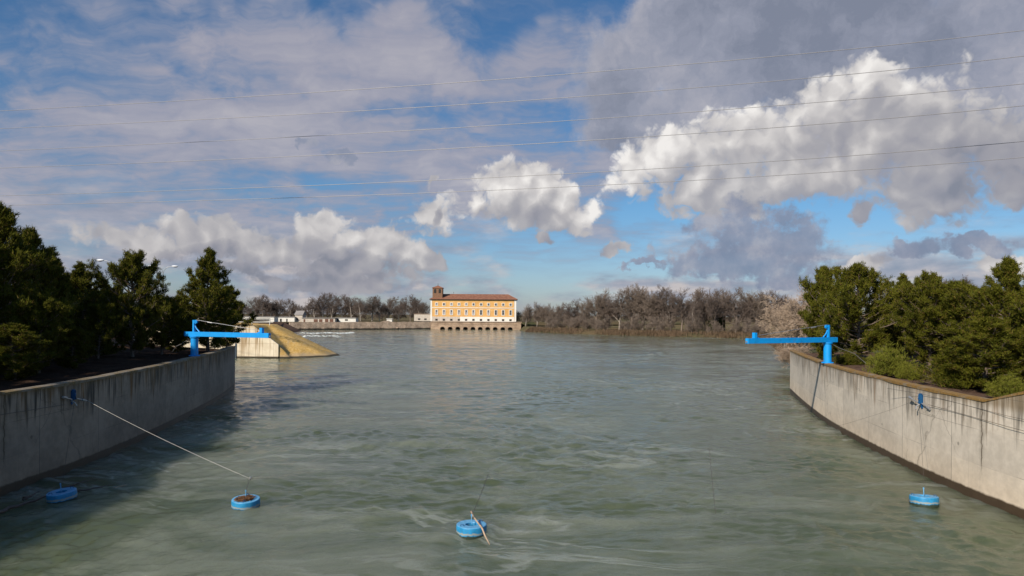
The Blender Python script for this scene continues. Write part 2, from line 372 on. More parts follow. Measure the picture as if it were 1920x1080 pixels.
def water_mat():
    m, t, b = mat('river_water')
    oc = t.node('ShaderNodeTexCoord').outputs['Object']
    def sc(sx, sy): return t.vm('MULTIPLY', oc, (sx, sy, 0))
    warp = t.vm('MULTIPLY', t.vm('SUBTRACT', t.noise(sc(.06, .05), 1, 3, .5, color=True), (.5, .5, .5)), (14, 14, 0))
    wp = t.vm('ADD', oc, warp)
    # boils and slicks: long curved patches where the current smooths or roughens the surface
    pt = t.noise(t.vm('MULTIPLY', wp, (.045, .085, 0)), 1, 6, .6, 1.0)
    pt2 = t.noise(t.vm('MULTIPLY', wp, (.16, .30, 0)), 1, 5, .6, .8)
    patch = t.ss(t.m('ADD', t.m('MULTIPLY', pt, .6), t.m('MULTIPLY', pt2, .4)), .44, .60)
    silt = t.noise(t.vm('MULTIPLY', wp, (.03, .05, 0)), 1, 4, .5)
    # drawn-out boil edges: thin bright curls
    cn = t.noise(t.vm('MULTIPLY', wp, (.075, .17, 0)), 1, 5, .55, 1.6)
    curl = t.m('MULTIPLY', t.ss(t.m('ABSOLUTE', t.m('SUBTRACT', cn, .5)), .045, .0), t.ss(t.noise(t.vm('MULTIPLY', wp, (.05, .07, 0)), 1, 2, .5), .42, .58))
    c = t.mix(silt, (.066, .083, .041, 1), (.102, .123, .068, 1))
    c = t.mix(t.m('MULTIPLY', patch, .75), c, (.215, .235, .175, 1))  # paler patches: turbid water, plus sky reflection put into the colour
    c = t.mix(t.m('MULTIPLY', curl, .5), c, (.36, .385, .335, 1))
    t.put(b.inputs['Base Color'], c)
    t.put(b.inputs['Roughness'], t.lin(patch, 0, 1, .07, .13))
    b.inputs['IOR'].default_value = 1.333
    b.inputs['Subsurface Weight'].default_value = 1.0; b.inputs['Subsurface Radius'].default_value = (3.2, 3.6, 2.6); b.inputs['Subsurface Scale'].default_value = 1.0
    b.subsurface_method = 'BURLEY'
    w1 = t.noise(sc(.55, 1.25), 1, 3, .55, .6)
    w2 = t.noise(sc(2.2, 3.8), 1, 4, .6, .5)
    w3 = t.noise(sc(8.5, 12.5), 1, 4, .65, .3)
    sw = t.noise(t.vm('MULTIPLY', wp, (.22, .40, 0)), 1, 3, .5)
    rip = t.m('ADD', t.lin(patch, 0, 1, .45, 1.7), curl)
    h = t.m('MULTIPLY', t.m('ADD', t.m('MULTIPLY', w2, .040), t.m('MULTIPLY', w3, .024)), rip)
    bn = t.node('ShaderNodeBump'); bn.inputs['Strength'].default_value = 1.0; bn.inputs['Distance'].default_value = 1.0
    t.put(bn.inputs['Height'], h); t.l.new(bn.outputs[0], b.inputs['Normal'])
    return m
M['water'] = water_mat()
def ground_mat(name, a, bcol, scale=.6, grass=None):
    m, t, b = mat(name); oc = t.node('ShaderNodeTexCoord').outputs['Object']
    n = t.noise(oc, scale, 8, .65); f = t.noise(oc, scale*9, 6, .7)
    c = t.mix(t.ss(n, .38, .62), tuple(a)+(1,), tuple(bcol)+(1,))
    if grass: c = t.mix(t.ss(t.noise(oc, scale*.5, 4, .6), .52, .62), c, tuple(grass)+(1,))
    c = t.mix(t.m('MULTIPLY', t.ss(f, .45, .7), .5), c, tuple(x*.5 for x in a)+(1,))
    t.put(b.inputs['Base Color'], c); b.inputs['Roughness'].default_value = 1.0; b.inputs['Specular IOR Level'].default_value = .05
    bn = t.node('ShaderNodeBump'); bn.inputs['Strength'].default_value = .8; bn.inputs['Distance'].default_value = .12
    t.put(bn.inputs['Height'], f); t.l.new(bn.outputs[0], b.inputs['Normal']); return m
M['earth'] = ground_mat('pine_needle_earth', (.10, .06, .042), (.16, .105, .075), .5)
M['earth_d'] = ground_mat('shaded_needle_earth', (.036, .021, .014), (.065, .04, .027), .5)  # the needle earth again, tree shade put into its darker colour
M['farland'] = ground_mat('winter_field', (.15, .11, .06), (.11, .10, .05), .05, (.09, .09, .04))
def leaf_mat(name, dark, lightc, dry, scale=.9):
    m, t, b = mat(name); oc = t.node('ShaderNodeTexCoord').outputs['Object']
    ri = t.node('ShaderNodeNewGeometry').outputs['Random Per Island']
    n = t.noise(oc, scale, 4, .6)
    k = t.m('ADD', t.m('MULTIPLY', n, .9), t.m('MULTIPLY', ri, .35))
    c = t.ramp(k, [(.35, dark), (.78, lightc)])
    c = t.mix(t.m('MULTIPLY', t.ss(ri, .90, .93), .8), c, tuple(dry)+(1,))
    t.put(b.inputs['Base Color'], c); b.inputs['Roughness'].default_value = .65
    b.inputs['Specular IOR Level'].default_value = .06
    return m
M['pine'] = leaf_mat('pine_needles', (.030, .038, .005), (.120, .118, .012), (.15, .09, .03))
M['bush'] = leaf_mat('broom_leaves', (.085, .10, .014), (.17, .17, .022), (.16, .12, .04))
M['ivy'] = leaf_mat('ivy_leaves', (.018, .028, .010), (.035, .05, .016), (.05, .05, .02))
M['pinebark'] = simple('pine_bark', (.17, .125, .095), .95, .4, 6, bump=.8)
M['bark'] = simple('poplar_bark', (.34, .29, .24), .95, .35, 1.2)
M['twig'] = simple('winter_twigs', (.215, .165, .128), .95, .3, .25)
M['twig_d'] = simple('dark_winter_twigs', (.15, .112, .090), .95, .3, .25)
M['pale_twig'] = simple('pale_willow_twigs', (.46, .345, .25), .9, .25, .5)
M['pale_bark'] = simple('pale_willow_bark', (.44, .36, .28), .9, .25, 1.5)
M['reed'] = leaf_mat('dry_reeds', (.10, .066, .042), (.16, .108, .068), (.22, .155, .095), .12)
M['foam'] = simple('white_foam', (.60, .63, .61), .8, .15, 1.2)
def ochre_mat():
    m, t, b = mat('ochre_render'); oc = t.node('ShaderNodeTexCoord').outputs['Object']
    n = t.noise(oc, .35, 7, .65); st = t.noise(t.vm('MULTIPLY', oc, (2.2, 2.2, .25)), 1, 5, .6)
    c = t.mix(t.ss(n, .35, .65), (.64, .345, .105, 1), (.76, .445, .16, 1))
    c = t.mix(t.m('MULTIPLY', t.ss(st, .52, .72), .35), c, (.54, .26, .09, 1))
    t.put(b.inputs['Base Color'], c); b.inputs['Roughness'].default_value = .9; return m
M['ochre'] = ochre_mat()
M['white'] = simple('white_limewash', (.78, .74, .66), .9, .08, .8)
M['offwhite'] = simple('dirty_limewash', (.55, .48, .40), .9, .15, .9, dirt=(.42, .33, .25))
M['glass'] = simple('dark_glass', (.035, .04, .045), .12, .2, 1)
M['shutter'] = simple('faded_shutter', (.34, .32, .33), .7, .15, 2)
M['void'] = simple('dark_opening', (.03, .026, .022), .9, .2, 1)
M['dbrick'] = simple('dark_tower_brick', (.22, .12, .07), .95, .25, 2.0)
M['eave'] = simple('dark_timber_eaves', (.06, .035, .025), .9, .2, 2)
def tile_mat(name, a, bcol):
    m, t, b = mat(name); oc = t.node('ShaderNodeTexCoord').outputs['Object']; x, y, z = t.sep(oc)
    rows = t.m('ABSOLUTE', t.m('SINE', t.m('MULTIPLY', x, math.pi/.45)))
    n = t.noise(oc, .8, 6, .65)
    c = t.mix(t.ss(n, .35, .65), tuple(a)+(1,), tuple(bcol)+(1,))
    c = t.mix(t.m('MULTIPLY', t.ss(rows, .45, .1), .6), c, (.07, .03, .02, 1))
    t.put(b.inputs['Base Color'], c); b.inputs['Roughness'].default_value = .9; return m
M['tile'] = tile_mat('clay_roof_tiles', (.22, .085, .048), (.33, .15, .085))
def stone_mat(name, a, bcol, mort, sx, sz, low=None):
    m, t, b = mat(name); oc = t.node('ShaderNodeTexCoord').outputs['Object']; x, y, z = t.sep(oc)
    br = t.node('ShaderNodeTexBrick'); t.put(br.inputs['Vector'], t.comb(t.m('ADD', x, t.m('MULTIPLY', y, .9)), z, 0))
    br.inputs['Scale'].default_value = 1; br.inputs['Brick Width'].default_value = sx; br.inputs['Row Height'].default_value = sz
    br.inputs['Mortar Size'].default_value = .03; br.inputs['Color1'].default_value = tuple(a)+(1,); br.inputs['Color2'].default_value = tuple(bcol)+(1,); br.inputs['Mortar'].default_value = tuple(mort)+(1,)
    n = t.noise(oc, .35, 7, .65); f = t.noise(oc, 1.6, 6, .7)
    c = t.mix(1.0, br.outputs[0], t.ramp(n, [(.3, (.55, .50, .46)), (.55, (1, 1, 1)), (.75, (1.15, 1.08, 1.0))]), 'MULTIPLY')
    c = t.mix(t.m('MULTIPLY', t.ss(f, .54, .68), .55), c, (.12, .085, .06, 1))
    if low: c = t.mix(t.ss(t.m('ADD', z, t.m('MULTIPLY', n, 1.2)), low+.6, low), c, (.035, .028, .02, 1))
    t.put(b.inputs['Base Color'], c); b.inputs['Roughness'].default_value = .95; return m
M['ashlar'] = stone_mat('sandstone_ashlar', (.52, .37, .25), (.41, .29, .20), (.22, .15, .10), 1.3, .6)
M['quay'] = stone_mat('old_quay_stone', (.62, .46, .33), (.48, .36, .26), (.24, .17, .12), 1.1, .5, 1.0)
def dike_mat():
    m, t, b = mat('stained_dike_concrete'); oc = t.node('ShaderNodeTexCoord').outputs['Object']; x, y, z = t.sep(oc)
    n = t.noise(oc, .6, 7, .6)
    c = t.mix(t.ss(n, .35, .65), (.70, .59, .42, 1), (.82, .71, .53, 1))
    st = t.noise(t.vm('MULTIPLY', oc, (1.1, 1.1, .07)), 1, 5, .6); st2 = t.noise(t.vm('MULTIPLY', oc, (3.3, 3.3, .2)), 1, 4, .6)
    k = t.m('MULTIPLY', t.ss(st, .47, .60), t.ss(st2, .35, .6))
    k = t.m('MULTIPLY', k, t.ss(t.m('ADD', z, t.m('MULTIPLY', t.m('SUBTRACT', st2, .5), 6)), .0, 5.5, .35, 1.0))
    c = t.mix(k, c, (.27, .15, .045, 1))
    c = t.mix(t.m('MULTIPLY', t.ss(z, 4.9, 5.9), .5), c, (.30, .18, .05, 1))
    fx = t.m('ABSOLUTE', t.m('SUBTRACT', t.m('FRACT', t.m('DIVIDE', x, 2.9)), .5)); fz = t.m('ABSOLUTE', t.m('SUBTRACT', t.m('FRACT', t.m('DIVIDE', z, 2.55)), .5))
    jl = t.m('MAXIMUM', t.ss(fx, .485, .495), t.ss(fz, .485, .495))
    c = t.mix(t.m('MULTIPLY', jl, .55), c, (.22, .14, .07, 1))
    c = t.mix(t.ss(z, .34, .22), c, (.06, .045, .025, 1))
    t.put(b.inputs['Base Color'], c); b.inputs['Roughness'].default_value = .9; return m
M['dike'] = dike_mat()
def slope_mat():
    m, t, b = mat('mossy_slope'); oc = t.node('ShaderNodeTexCoord').outputs['Object']; x, y, z = t.sep(oc)
    n = t.noise(oc, .5, 8, .65, .5); f = t.noise(oc, 3.0, 6, .65)
    c = t.mix(t.ss(f, .35, .65), (.48, .28, .06, 1), (.63, .42, .15, 1))
    c = t.mix(t.m('MULTIPLY', t.ss(n, .50, .66), .6), c, (.46, .34, .19, 1))
    c = t.mix(t.m('MULTIPLY', t.ss(t.m('ADD', z, t.m('MULTIPLY', n, 1.6)), 1.7, 1.0), .7), c, (.42, .33, .22, 1))
    c = t.mix(t.ss(z, .32, .18), c, (.05, .04, .022, 1))
    t.put(b.inputs['Base Color'], c); b.inputs['Roughness'].default_value = 1.0
    bn = t.node('ShaderNodeBump'); bn.inputs['Strength'].default_value = .7; bn.inputs['Distance'].default_value = .1
    t.put(bn.inputs['Height'], f); t.l.new(bn.outputs[0], b.inputs['Normal']); return m
M['slope'] = slope_mat()
M['greyroof'] = simple('grey_sheet_roof', (.30, .27, .25), .8, .15, .8)
M['brown'] = simple('brown_doors', (.14, .065, .04), .8, .3, 2)
M['lampmetal'] = simple('lamp_pole_metal', (.30, .31, .32), .5, .1, 2, .4)
M['lamphead'] = simple('white_lamp_head', (.80, .81, .82), .35, .05, 2)

# ------------------------------------------------------------------ water and ground
def grid_obj(name, xs, ys, zf, m):
    V = [(x, y, zf(x, y)) for y in ys for x in xs]; nx = len(xs)
    Fc = [(j*nx+i, j*nx+i+1, (j+1)*nx+i+1, (j+1)*nx+i) for j in range(len(ys)-1) for i in range(nx-1)]
    return arr_obj(name, V, Fc, m, smooth=True)
def water_surface():
    # real waves: many short crested wave trains, stronger in ruffled patches; finer mesh towards the channel mouth
    rg = np.random.default_rng(12)
    ys = 13.0*np.exp(np.arange(0, 930)*.00355); ys = ys[ys < 352]; ss = np.linspace(-1.25, 1.25, 860)
    Y = ys[:, None]+0*ss[None]; X = ys[:, None]*ss[None]; dy = Y*.00355
    def low(kmin, kmax, n):
        o = np.zeros_like(X)
        for _ in range(n):
            k = rg.uniform(kmin, kmax); t = rg.uniform(0, 6.28); o += np.sin(k*(X*math.cos(t)*.75+Y*math.sin(t)*1.25)+rg.uniform(0, 6.28))
        return o/math.sqrt(n/2)
    wx = X+1.6*low(.06, .25, 7); wy = Y+1.2*low(.06, .25, 7)
    ruff = np.clip(1.0+.40*low(.05, .4, 12)+.22*low(.3, .9, 10), .30, 2.0)
    Z = np.zeros_like(X)
    for i in range(96):
        lam = math.exp(rg.uniform(math.log(.24), math.log(4.0))); k = 2*math.pi/lam
        t = rg.normal(math.pi/2, .75); slope = .027*(1.0 if lam < 1.3 else .50)
        vis = np.clip(lam/(dy*2.6)-.8, 0, 1)
        ph = k*(wx*math.cos(t)+wy*math.sin(t))+rg.uniform(0, 6.28)+.8*np.sin(.45*X+.31*Y+i)
        Z += vis*slope/k*(np.sin(ph)-.22*np.cos(2*ph))*(ruff if lam < 2.2 else .5+.5*ruff)
    edge = np.clip((352-Y)/25, 0, 1)*np.clip((1.25-np.abs(X/Y))/.03, 0, 1); Z = Z*edge
    V = np.stack([X, Y, Z], -1).reshape(-1, 3); nx = len(ss); j, i = np.meshgrid(np.arange(len(ys)-1), np.arange(nx-1), indexing='ij'); b = (j*nx+i).ravel()
    Fw = np.stack([b, b+1, b+nx+1, b+nx], 1)
    # calm skirt out to the far banks and behind the viewer
    y0, y1 = ys[0], ys[-1]; n0 = len(V)
    K = [(-1.25*y0, y0), (1.25*y0, y0), (1.25*y1, y1), (-1.25*y1, y1), (-600, -40), (600, -40), (600, 700), (-600, 700)]
    V = np.concatenate([V, np.array([(x, y, 0.0) for x, y in K])])
    Fk = np.array([(n0+4, n0+5, n0+1, n0), (n0+5, n0+6, n0+2, n0+1), (n0+6, n0+7, n0+3, n0+2), (n0+7, n0+4, n0, n0+3)])
    return tag(arr_obj('river_water', V, np.concatenate([Fw, Fk]), M['water'], smooth=True), kind='structure')
water_surface()
tag(grid_obj('riverbed', [-9000, 9000], [-400, 9000], lambda x, y: -3.0, M['farland']), kind='structure')

WT = 4.40                                                   # top of the channel walls
RW = [(20.5, 2), (20.5, 12), (20.5, 20), (20.5, 24), (20.5, 29.6), (20.9, 34.7), (21.8, 41), (23.5, 50.4), (26.3, 61.2), (29.65, 72.7)]
LW = [(-22.1, 2), (-22.1, 12), (-22.1, 20), (-22.1, 24), (-22.1, 29.8), (-22.2, 34.9), (-23.0, 42.2), (-24.8, 52.6), (-27.0, 63.2), (-29.7, 73.3)]
def smooth_line(pts, step=1.0):
    out = []
    P = [Vector((a, b)) for a, b in pts]
    for i in range(len(P)-1):
        p0 = P[max(i-1, 0)]; p1 = P[i]; p2 = P[i+1]; p3 = P[min(i+2, len(P)-1)]
        n = max(2, int((p2-p1).length/step))
        for k in range(n):
            t = k/n
            out.append(0.5*((2*p1)+(p2-p0)*t+(2*p0-5*p1+4*p2-p3)*t*t+(3*p1-p0-3*p2+p3)*t**3))
    out.append(P[-1]); return out
RWs = smooth_line(RW); LWs = smooth_line(LW)
def wall_top(y):                                            # rises towards the gate house from the kink
    return WT + min(1.6, max(0.0, 29.5-y)*0.285)
def land(name, line, m, side, z0=4.0):
    # strip behind a channel wall: from the wall's back out to the side
    offs = [0.35, 2.5, 6, 11, 18, 30, 60, 140, 400]
    V = []; rnd = random.Random(3)
    for p in line:
        for o in offs:
            zz = z0 + min(o, 30)*.022 + (0 if o < 1 else rnd.uniform(-.18, .18))
            V.append((p.x+side*o, p.y, zz))
    n = len(offs)
    Fc = [(j*n+i, j*n+i+1, (j+1)*n+i+1, (j+1)*n+i) for j in range(len(line)-1) for i in range(n-1)]
    return tag(arr_obj(name, V, Fc, m, smooth=True), kind='structure')
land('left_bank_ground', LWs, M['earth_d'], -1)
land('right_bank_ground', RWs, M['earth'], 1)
def strip_land(name, rows, m):
    n = len(rows[0]); V = [p for r in rows for p in r]
    Fc = [(j*n+i, j*n+i+1, (j+1)*n+i+1, (j+1)*n+i) for j in range(len(rows)-1) for i in range(n-1)]
    return tag(arr_obj(name, V, Fc, m, smooth=False), kind='structure')
# left bank past the wall end, round to the dike
strip_land('left_bank_slope', [[(-30.1, 73.3, 4.0), (-40, 74, 4.3), (-430, 73.3, 4.6)], [(-34, 78, 2.6), (-44, 79, 4.3), (-430, 79, 4.6)], [(-45, 90, -1), (-52, 92, 4.3), (-430, 92, 4.6)],
                             [(-56, 108, -1), (-62, 109, 4.6), (-430, 109, 4.6)], [(-66, 121, -1), (-70, 122, 5.9), (-430, 122, 5.9)], [(-74, 200, -1), (-80, 201, 5.9), (-430, 201, 5.9)],
                             [(-90, 300, -1), (-108, 324, 3.6), (-430, 322, 4.0)]], M['earth'])
# right bank past the wall end, round the bay and along to the old gate house
strip_land('right_bank_shore', [[(30.0, 72.7, 4.0), (36, 72.7, 4.2), (430, 72.7, 4.6)], [(33, 77, .6), (38, 77.5, 3.2), (430, 79, 4.6)], [(44, 104, -1), (48, 104, 1.6), (430, 104, 4.0)], [(56, 140, -1), (60, 140, 1.6), (430, 140, 3.5)],
                              [(74, 200, -1), (78, 200, 1.3), (430, 200, 3)], [(87, 240, -1), (92, 243, 1.2), (430, 250, 3)], [(75, 252, -1), (78, 257, 1.2), (430, 300, 3)], [(50, 267, -1), (52, 271, 1.2), (430, 380, 3)],
                              [(28, 288, -1), (30, 292, 1.2), (430, 480, 3)], [(6, 318, -1), (8, 324, 1.2), (430, 700, 3)], [(3.0, 350, -1), (6, 352, 2.0), (300, 900, 3)]], M['farland'])
strip_land('far_bank_ground', [[(-430, 322, 4.0), (-430, 3000, 4)], [(-105.0, 324.2, 3.55), (-200, 3000, 4)], [(-46, 367, 3.9), (-46, 3000, 4)], [(3.4, 367, 3.9), (60, 3000, 4)], [(7, 366, 2.2), (2500, 3000, 4)]], M['farland'])

# ------------------------------------------------------------------ channel walls
def channel_wall(name, line, m, mc, side, label):
    root = empty(name, (line[0].x, line[0].y, 0), label, 'retaining wall')
    bm = bmesh.new(); uvl = bm.loops.layers.uv.new('UVMap'); inv = Vector((line[0].x, line[0].y, 0))
    T = .5; u = 0.0; prev = None; rings = []; us = []
    for i, p in enumerate(line):
        if i: u += (p-line[i-1]).length
        top = wall_top(p.y)
        a = (line[min(i+1, len(line)-1)]-line[max(i-1, 0)]).normalized(); nrm = Vector((-a.y, a.x))*(-side)
        # nrm points away from the water
        bq = p+nrm*T
        rings.append([bm.verts.new(Vector(v)-inv) for v in ((p.x, p.y, -1.5), (p.x, p.y, top), (bq.x, bq.y, top), (bq.x, bq.y, -1.5))]); us.append(u)
    for i in range(len(rings)-1):
        A, B = rings[i], rings[i+1]
        for k in range(3):
            f = bm.faces.new((A[k], B[k], B[k+1], A[k+1]))
            for lp in f.loops:
                uu = us[i] if lp.vert in A else us[i+1]
                z = lp.vert.co.z
                if z > 0: z = z-(wall_top((lp.vert.co+inv).y)-WT)*.0
                lp[uvl].uv = (uu, z)
    for rg, uu in ((rings[-1], us[-1]), (rings[0], us[0])):
        f = bm.faces.new(rg if rg is rings[0] else rg[::-1])
        for lp in f.loops:
            lp[uvl].uv = (uu+(0 if lp.vert in rg[:2] else T), lp.vert.co.z)
    bmesh.ops.recalc_face_normals(bm, faces=bm.faces)
    obj('wall_face', bm, m, root)
    # mossy coping, a hand proud of the face, uneven
    bm = bmesh.new(); rings = []; rnd = random.Random(11)
    for i, p in enumerate(line):
        top = wall_top(p.y)+.003
        a = (line[min(i+1, len(line)-1)]-line[max(i-1, 0)]).normalized(); nrm = Vector((-a.y, a.x))*(-side)
        f0 = p-nrm*(.035+rnd.uniform(-.012, .02)); b0 = p+nrm*(T+.04); h = .085+rnd.uniform(-.02, .025); mid = p+nrm*T*.5
        rings.append([bm.verts.new(Vector(v)-inv) for v in ((f0.x, f0.y, top-.07+rnd.uniform(-.03, .03)), (f0.x, f0.y, top+h*.6), (mid.x, mid.y, top+h), (b0.x, b0.y, top+h*.7), (b0.x, b0.y, top-.05))])
    for A, B in zip(rings, rings[1:]):
        for k in range(5): bm.faces.new((A[k], B[k], B[(k+1) % 5], A[(k+1) % 5]))
    bm.faces.new(rings[0]); bm.faces.new(rings[-1][::-1]); bmesh.ops.recalc_face_normals(bm, faces=bm.faces)
    obj('coping', bm, mc, root)
    return root
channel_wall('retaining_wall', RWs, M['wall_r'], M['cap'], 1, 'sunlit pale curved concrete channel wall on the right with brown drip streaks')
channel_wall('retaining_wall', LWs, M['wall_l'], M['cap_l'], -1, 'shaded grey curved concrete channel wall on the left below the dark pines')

# ------------------------------------------------------------------ slewing cranes
def crane(base, tip, label):
    base = Vector(base); d = Vector((tip[0]-base.x, tip[1]-base.y, 0)); L = d.length; rz = math.atan2(d.y, d.x)
    root = empty('slewing_crane', base, label, 'crane', 'blue slewing cranes on the channel walls', rz)
    bm = bmesh.new(); cyl(bm, (0, 0, .03), (0, 0, 1.58), .29, n=28); obj('post', bm, M['blue'], root)
    bm = bmesh.new(); cyl(bm, (0, 0, 0), (0, 0, .035), .44, n=28)
    for k in range(8): cyl(bm, (.38*math.cos(k*math.pi/4), .38*math.sin(k*math.pi/4), .035), (.38*math.cos(k*math.pi/4), .38*math.sin(k*math.pi/4), .09), .03, n=6)
    obj('base_plate', bm, M['blue'], root)
    bm = bmesh.new(); cyl(bm, (0, 0, 1.50), (0, 0, 1.582), .37, n=28)
    obj('flange', bm, M['blue'], root)
    bm = bmesh.new(); box(bm, (L-.95)/2, 0, 1.775, L+.95, .30, .38, bev=.012); obj('boom', bm, M['blue'], root)
    bm = bmesh.new(); box(bm, -.05, 0, 2.44, .17, .2, .95, bev=.01); box(bm, .08, 0, 2.83, .12, .06, .16); obj('mast', bm, M['blue'], root)
    bm = bmesh.new(); tube(bm, [(.05, 0, 2.45), (.22, 0, 2.2), (.5, 0, 1.965)], .05, 8); obj('brace', bm, M['blue'], root)
    bm = bmesh.new(); cyl(bm, (.14, -.07, 2.78), (.14, .07, 2.78), .15, n=20); cyl(bm, (.14, -.11, 2.78), (.14, .11, 2.78), .04, n=10); obj('sheave', bm, M['blue'], root)
    bm = bmesh.new(); box(bm, L-.75, 0, 2.165, .25, .26, .40, bev=.01)
    v = [bm.verts.new(p) for p in ((L-.875, -.03, 1.966), (L-1.2, -.03, 1.966), (L-.875, -.03, 2.12), (L-.875, .03, 1.966), (L-1.2, .03, 1.966), (L-.875, .03, 2.12))]
    for f in ((0, 1, 2), (5, 4, 3), (0, 3, 4, 1), (1, 4, 5, 2), (2, 5, 3, 0)): bm.faces.new([v[i] for i in f])
    obj('end_bracket', bm, M['blue'], root)
    bm = bmesh.new(); box(bm, L+.03, 0, 1.72, .08, .12, .12, bev=.01); obj('tip_roller', bm, M['steel'], root)
    bm = bmesh.new(); tube(bm, [(.2, 0, 2.92), (L*.5, 0, 2.50), (L-.85, 0, 2.14)], .018, 6); cyl(bm, (1.3, 0, 2.755), (1.8, 0, 2.70), .045, n=8); obj('hoist_cable', bm, M['steel'], root)
    bm = bmesh.new(); tube(bm, [(-.31, .0, 1.5), (-1.2, .2, 1.1), (-2.4, .5, .7), (-3.4, .8, -.1)], .02, 6); obj('tail_cable', bm, M['steel'], root)
    return root
crane((-25.75, 55.4, WT+.07), (-18.8, 53.0), 'bright blue steel crane on the shaded left wall, boom pointing right over the water')
crane((23.95+.2, 52.2, WT+.07), (16.7, 48.5), 'bright blue steel crane on the sunlit right wall, boom pointing left over the water')

# ------------------------------------------------------------------ wall anchors, boom cables, buoys
def anchor(pos, ax, label):                                   # ax: direction out from the wall towards the water
    rz = math.atan2(ax[1], ax[0])
    root = empty('cable_anchor', pos, label, 'cable anchor', 'blue sheave anchors on the channel walls', rz)
    bm = bmesh.new(); box(bm, .03, 0, -.05, .05, .14, .70, bev=.01); obj('wall_plate', bm, M['blue_d'], root)
    bm = bmesh.new()
    for s in (-1, 1): box(bm, .115, s*.05, .08, .16, .02, .48, bev=.006)
    box(bm, .10, 0, .34, .11, .12, .05, bev=.01); obj('sheave_cheeks', bm, M['blue_d'], root)
    bm = bmesh.new(); cyl(bm, (.125, -.035, .1), (.125, .035, .1), .10, n=18); cyl(bm, (.125, -.08, .1), (.125, .08, .1), .025, n=8); obj('sheave', bm, M['blue_d'], root)
    bm = bmesh.new(); tube(bm, [(.06, -.1, -.2), (.25, -.12, -.3), (.3, -.05, -.45)], .035, 8); obj('hook', bm, M['steel'], root)
    for s in (-1, 1):
        bm = bmesh.new(); cyl(bm, (.14, s*.18, -.12), (.16, s*.85, -.18*s-.12), .028, n=8); cyl(bm, (.16, s*.62, -.13*s-.12), (.16, s*.9, -.2*s-.12), .06, n=10); obj('turnbuckle', bm, M['steel'], root)
    return root
AL = Vector((-22.17, 34.4, 3.72)); AR = Vector((20.9, 34.7, 3.78))
anchor(AL, (1, 0), 'blue cable sheave bolted to the shaded left wall with a pale taut cable')
anchor(AR, (-1, 0), 'blue cable sheave bolted to the streaked sunlit right wall')
K2 = atd(468, 897, 29.5); K3 = atd(915, 890, 29.0); K4 = atd(1330, 842, 31.0)
def sag(a, b, s, n=14):
    return [a.lerp(b, i/n)-Vector((0, 0, s*4*(i/n)*(1-i/n))) for i in range(n+1)]
def cable(name, pts, r, m, label, cat='cable', group=None):
    bm = bmesh.new(); tube(bm, pts, r, 5); o = obj(name, bm, m, smooth=True); return tag(o, label, cat, group)
ALc = AL+Vector((.3, .4, -.12)); ARc = AR+Vector((-.3, .4, -.12))
cable('boom_cable', sag(ALc, K2, .12), .0085, M['cable'], 'pale taut wire rope from the left wall sheave down to the leaf-filled buoy')
cable('boom_cable', sag(K2, K3, .10)[:-1]+sag(K3, K4, .12)[:-1]+sag(K4, ARc, .35), .0045, M['cable_d'], 'thin dark cable strung low over the water from buoy to the right wall')
cable('guy_cable', [AL+Vector((.2, -.8, -.3)), Vector((-21.95, 29, 3.55)), Vector((-21.95, 20, 3.7))], .010, M['cable_d'], 'thin dark cable running along the left wall towards the near corner')
cable('guy_cable', [AR+Vector((-.2, -.8, -.1)), Vector((20.35, 28, 3.55)), Vector((20.35, 18, 3.3))], .010, M['cable_d'], 'thin dark cable running along the right wall below its kink')
cable('guy_cable', [AR+Vector((-.15, 3.0, .3)), AR+Vector((-.12, -.3, .35)), Vector((20.38, 28, 3.98)), Vector((20.38, 18, 3.9))], .008, M['cable_d'], 'thin dark upper cable along the right wall just under its mossy coping')
with_rod = []
def buoy_proto():
    root = empty('mooring_buoy', (0, 0, 0), 'x', 'buoy', 'blue ring buoys in a line across the channel')
    bm = bmesh.new(); lathe(bm, [(.21, -.15), (.50, -.15), (.54, -.11), (.555, -.02), (.558, .06), (.556, .28), (.553, .315), (.545, .335), (.53, .344), (.51, .346), (.25, .346), (.232, .344), (.218, .334), (.212, .31), (.21, .27)], 48)
    o = obj('float_ring', bm, M['buoy'], root, True)
    bm = bmesh.new(); box(bm, 0, 0, .20, .43, .07, .05); box(bm, 0, 0, .23, .09, .09, .09); obj('cross_bar', bm, M['blue_d'], root)
    bm = bmesh.new(); cyl(bm, (0, 0, .15), (0, 0, .66), .018, n=10); cyl(bm, (0, 0, .63), (0, 0, .70), .028, n=10); obj('eye_rod', bm, M['buoy'], root)
    for k in range(2):
        bm = bmesh.new(); a = k*math.pi+.7; px, py = .42*math.cos(a), .42*math.sin(a)
        tube(bm, [(px-.06, py, .34), (px-.05, py, .41), (px+.05, py, .41), (px+.06, py, .34)], .014, 6); obj('lifting_eye', bm, M['blue_d'], root)
    return root
BP = buoy_proto()
bl = [((117, 936), (.06, -.10, .3), 'dull blue ring buoy in the shade under the left wall, driftwood beside it'),
      ((461, 950), (.05, -.06, 1.1), 'blue ring buoy with brown dead leaves heaped in its middle'),
      ((884, 1000), (.0, .0, .0), 'pale-topped blue ring buoy in mid-channel with a stick lying across it'),
      ((1733, 945), (.05, .09, 2.0), 'clean bright blue ring buoy beside the sunlit right wall')]
bpos = []
for i, ((px, py), rot, lab) in enumerate(bl):
    o = BP if i == 0 else copy_tree(BP)
    p = at(px, py); o.location = p; o.rotation_euler = rot; o['label'] = lab; bpos.append(p)
cable('mooring_line', [bpos[0]+Vector((0, 0, .72)), AL+Vector((.25, -.2, -.4))], .0065, M['cable_d'], 'thin dropper line from the shaded left buoy up to the left sheave')
cable('mooring_line', [bpos[1]+Vector((0, 0, .66)), K2], .012, M['cable_d'], 'short thin line holding the leaf-filled buoy to the pale cable')
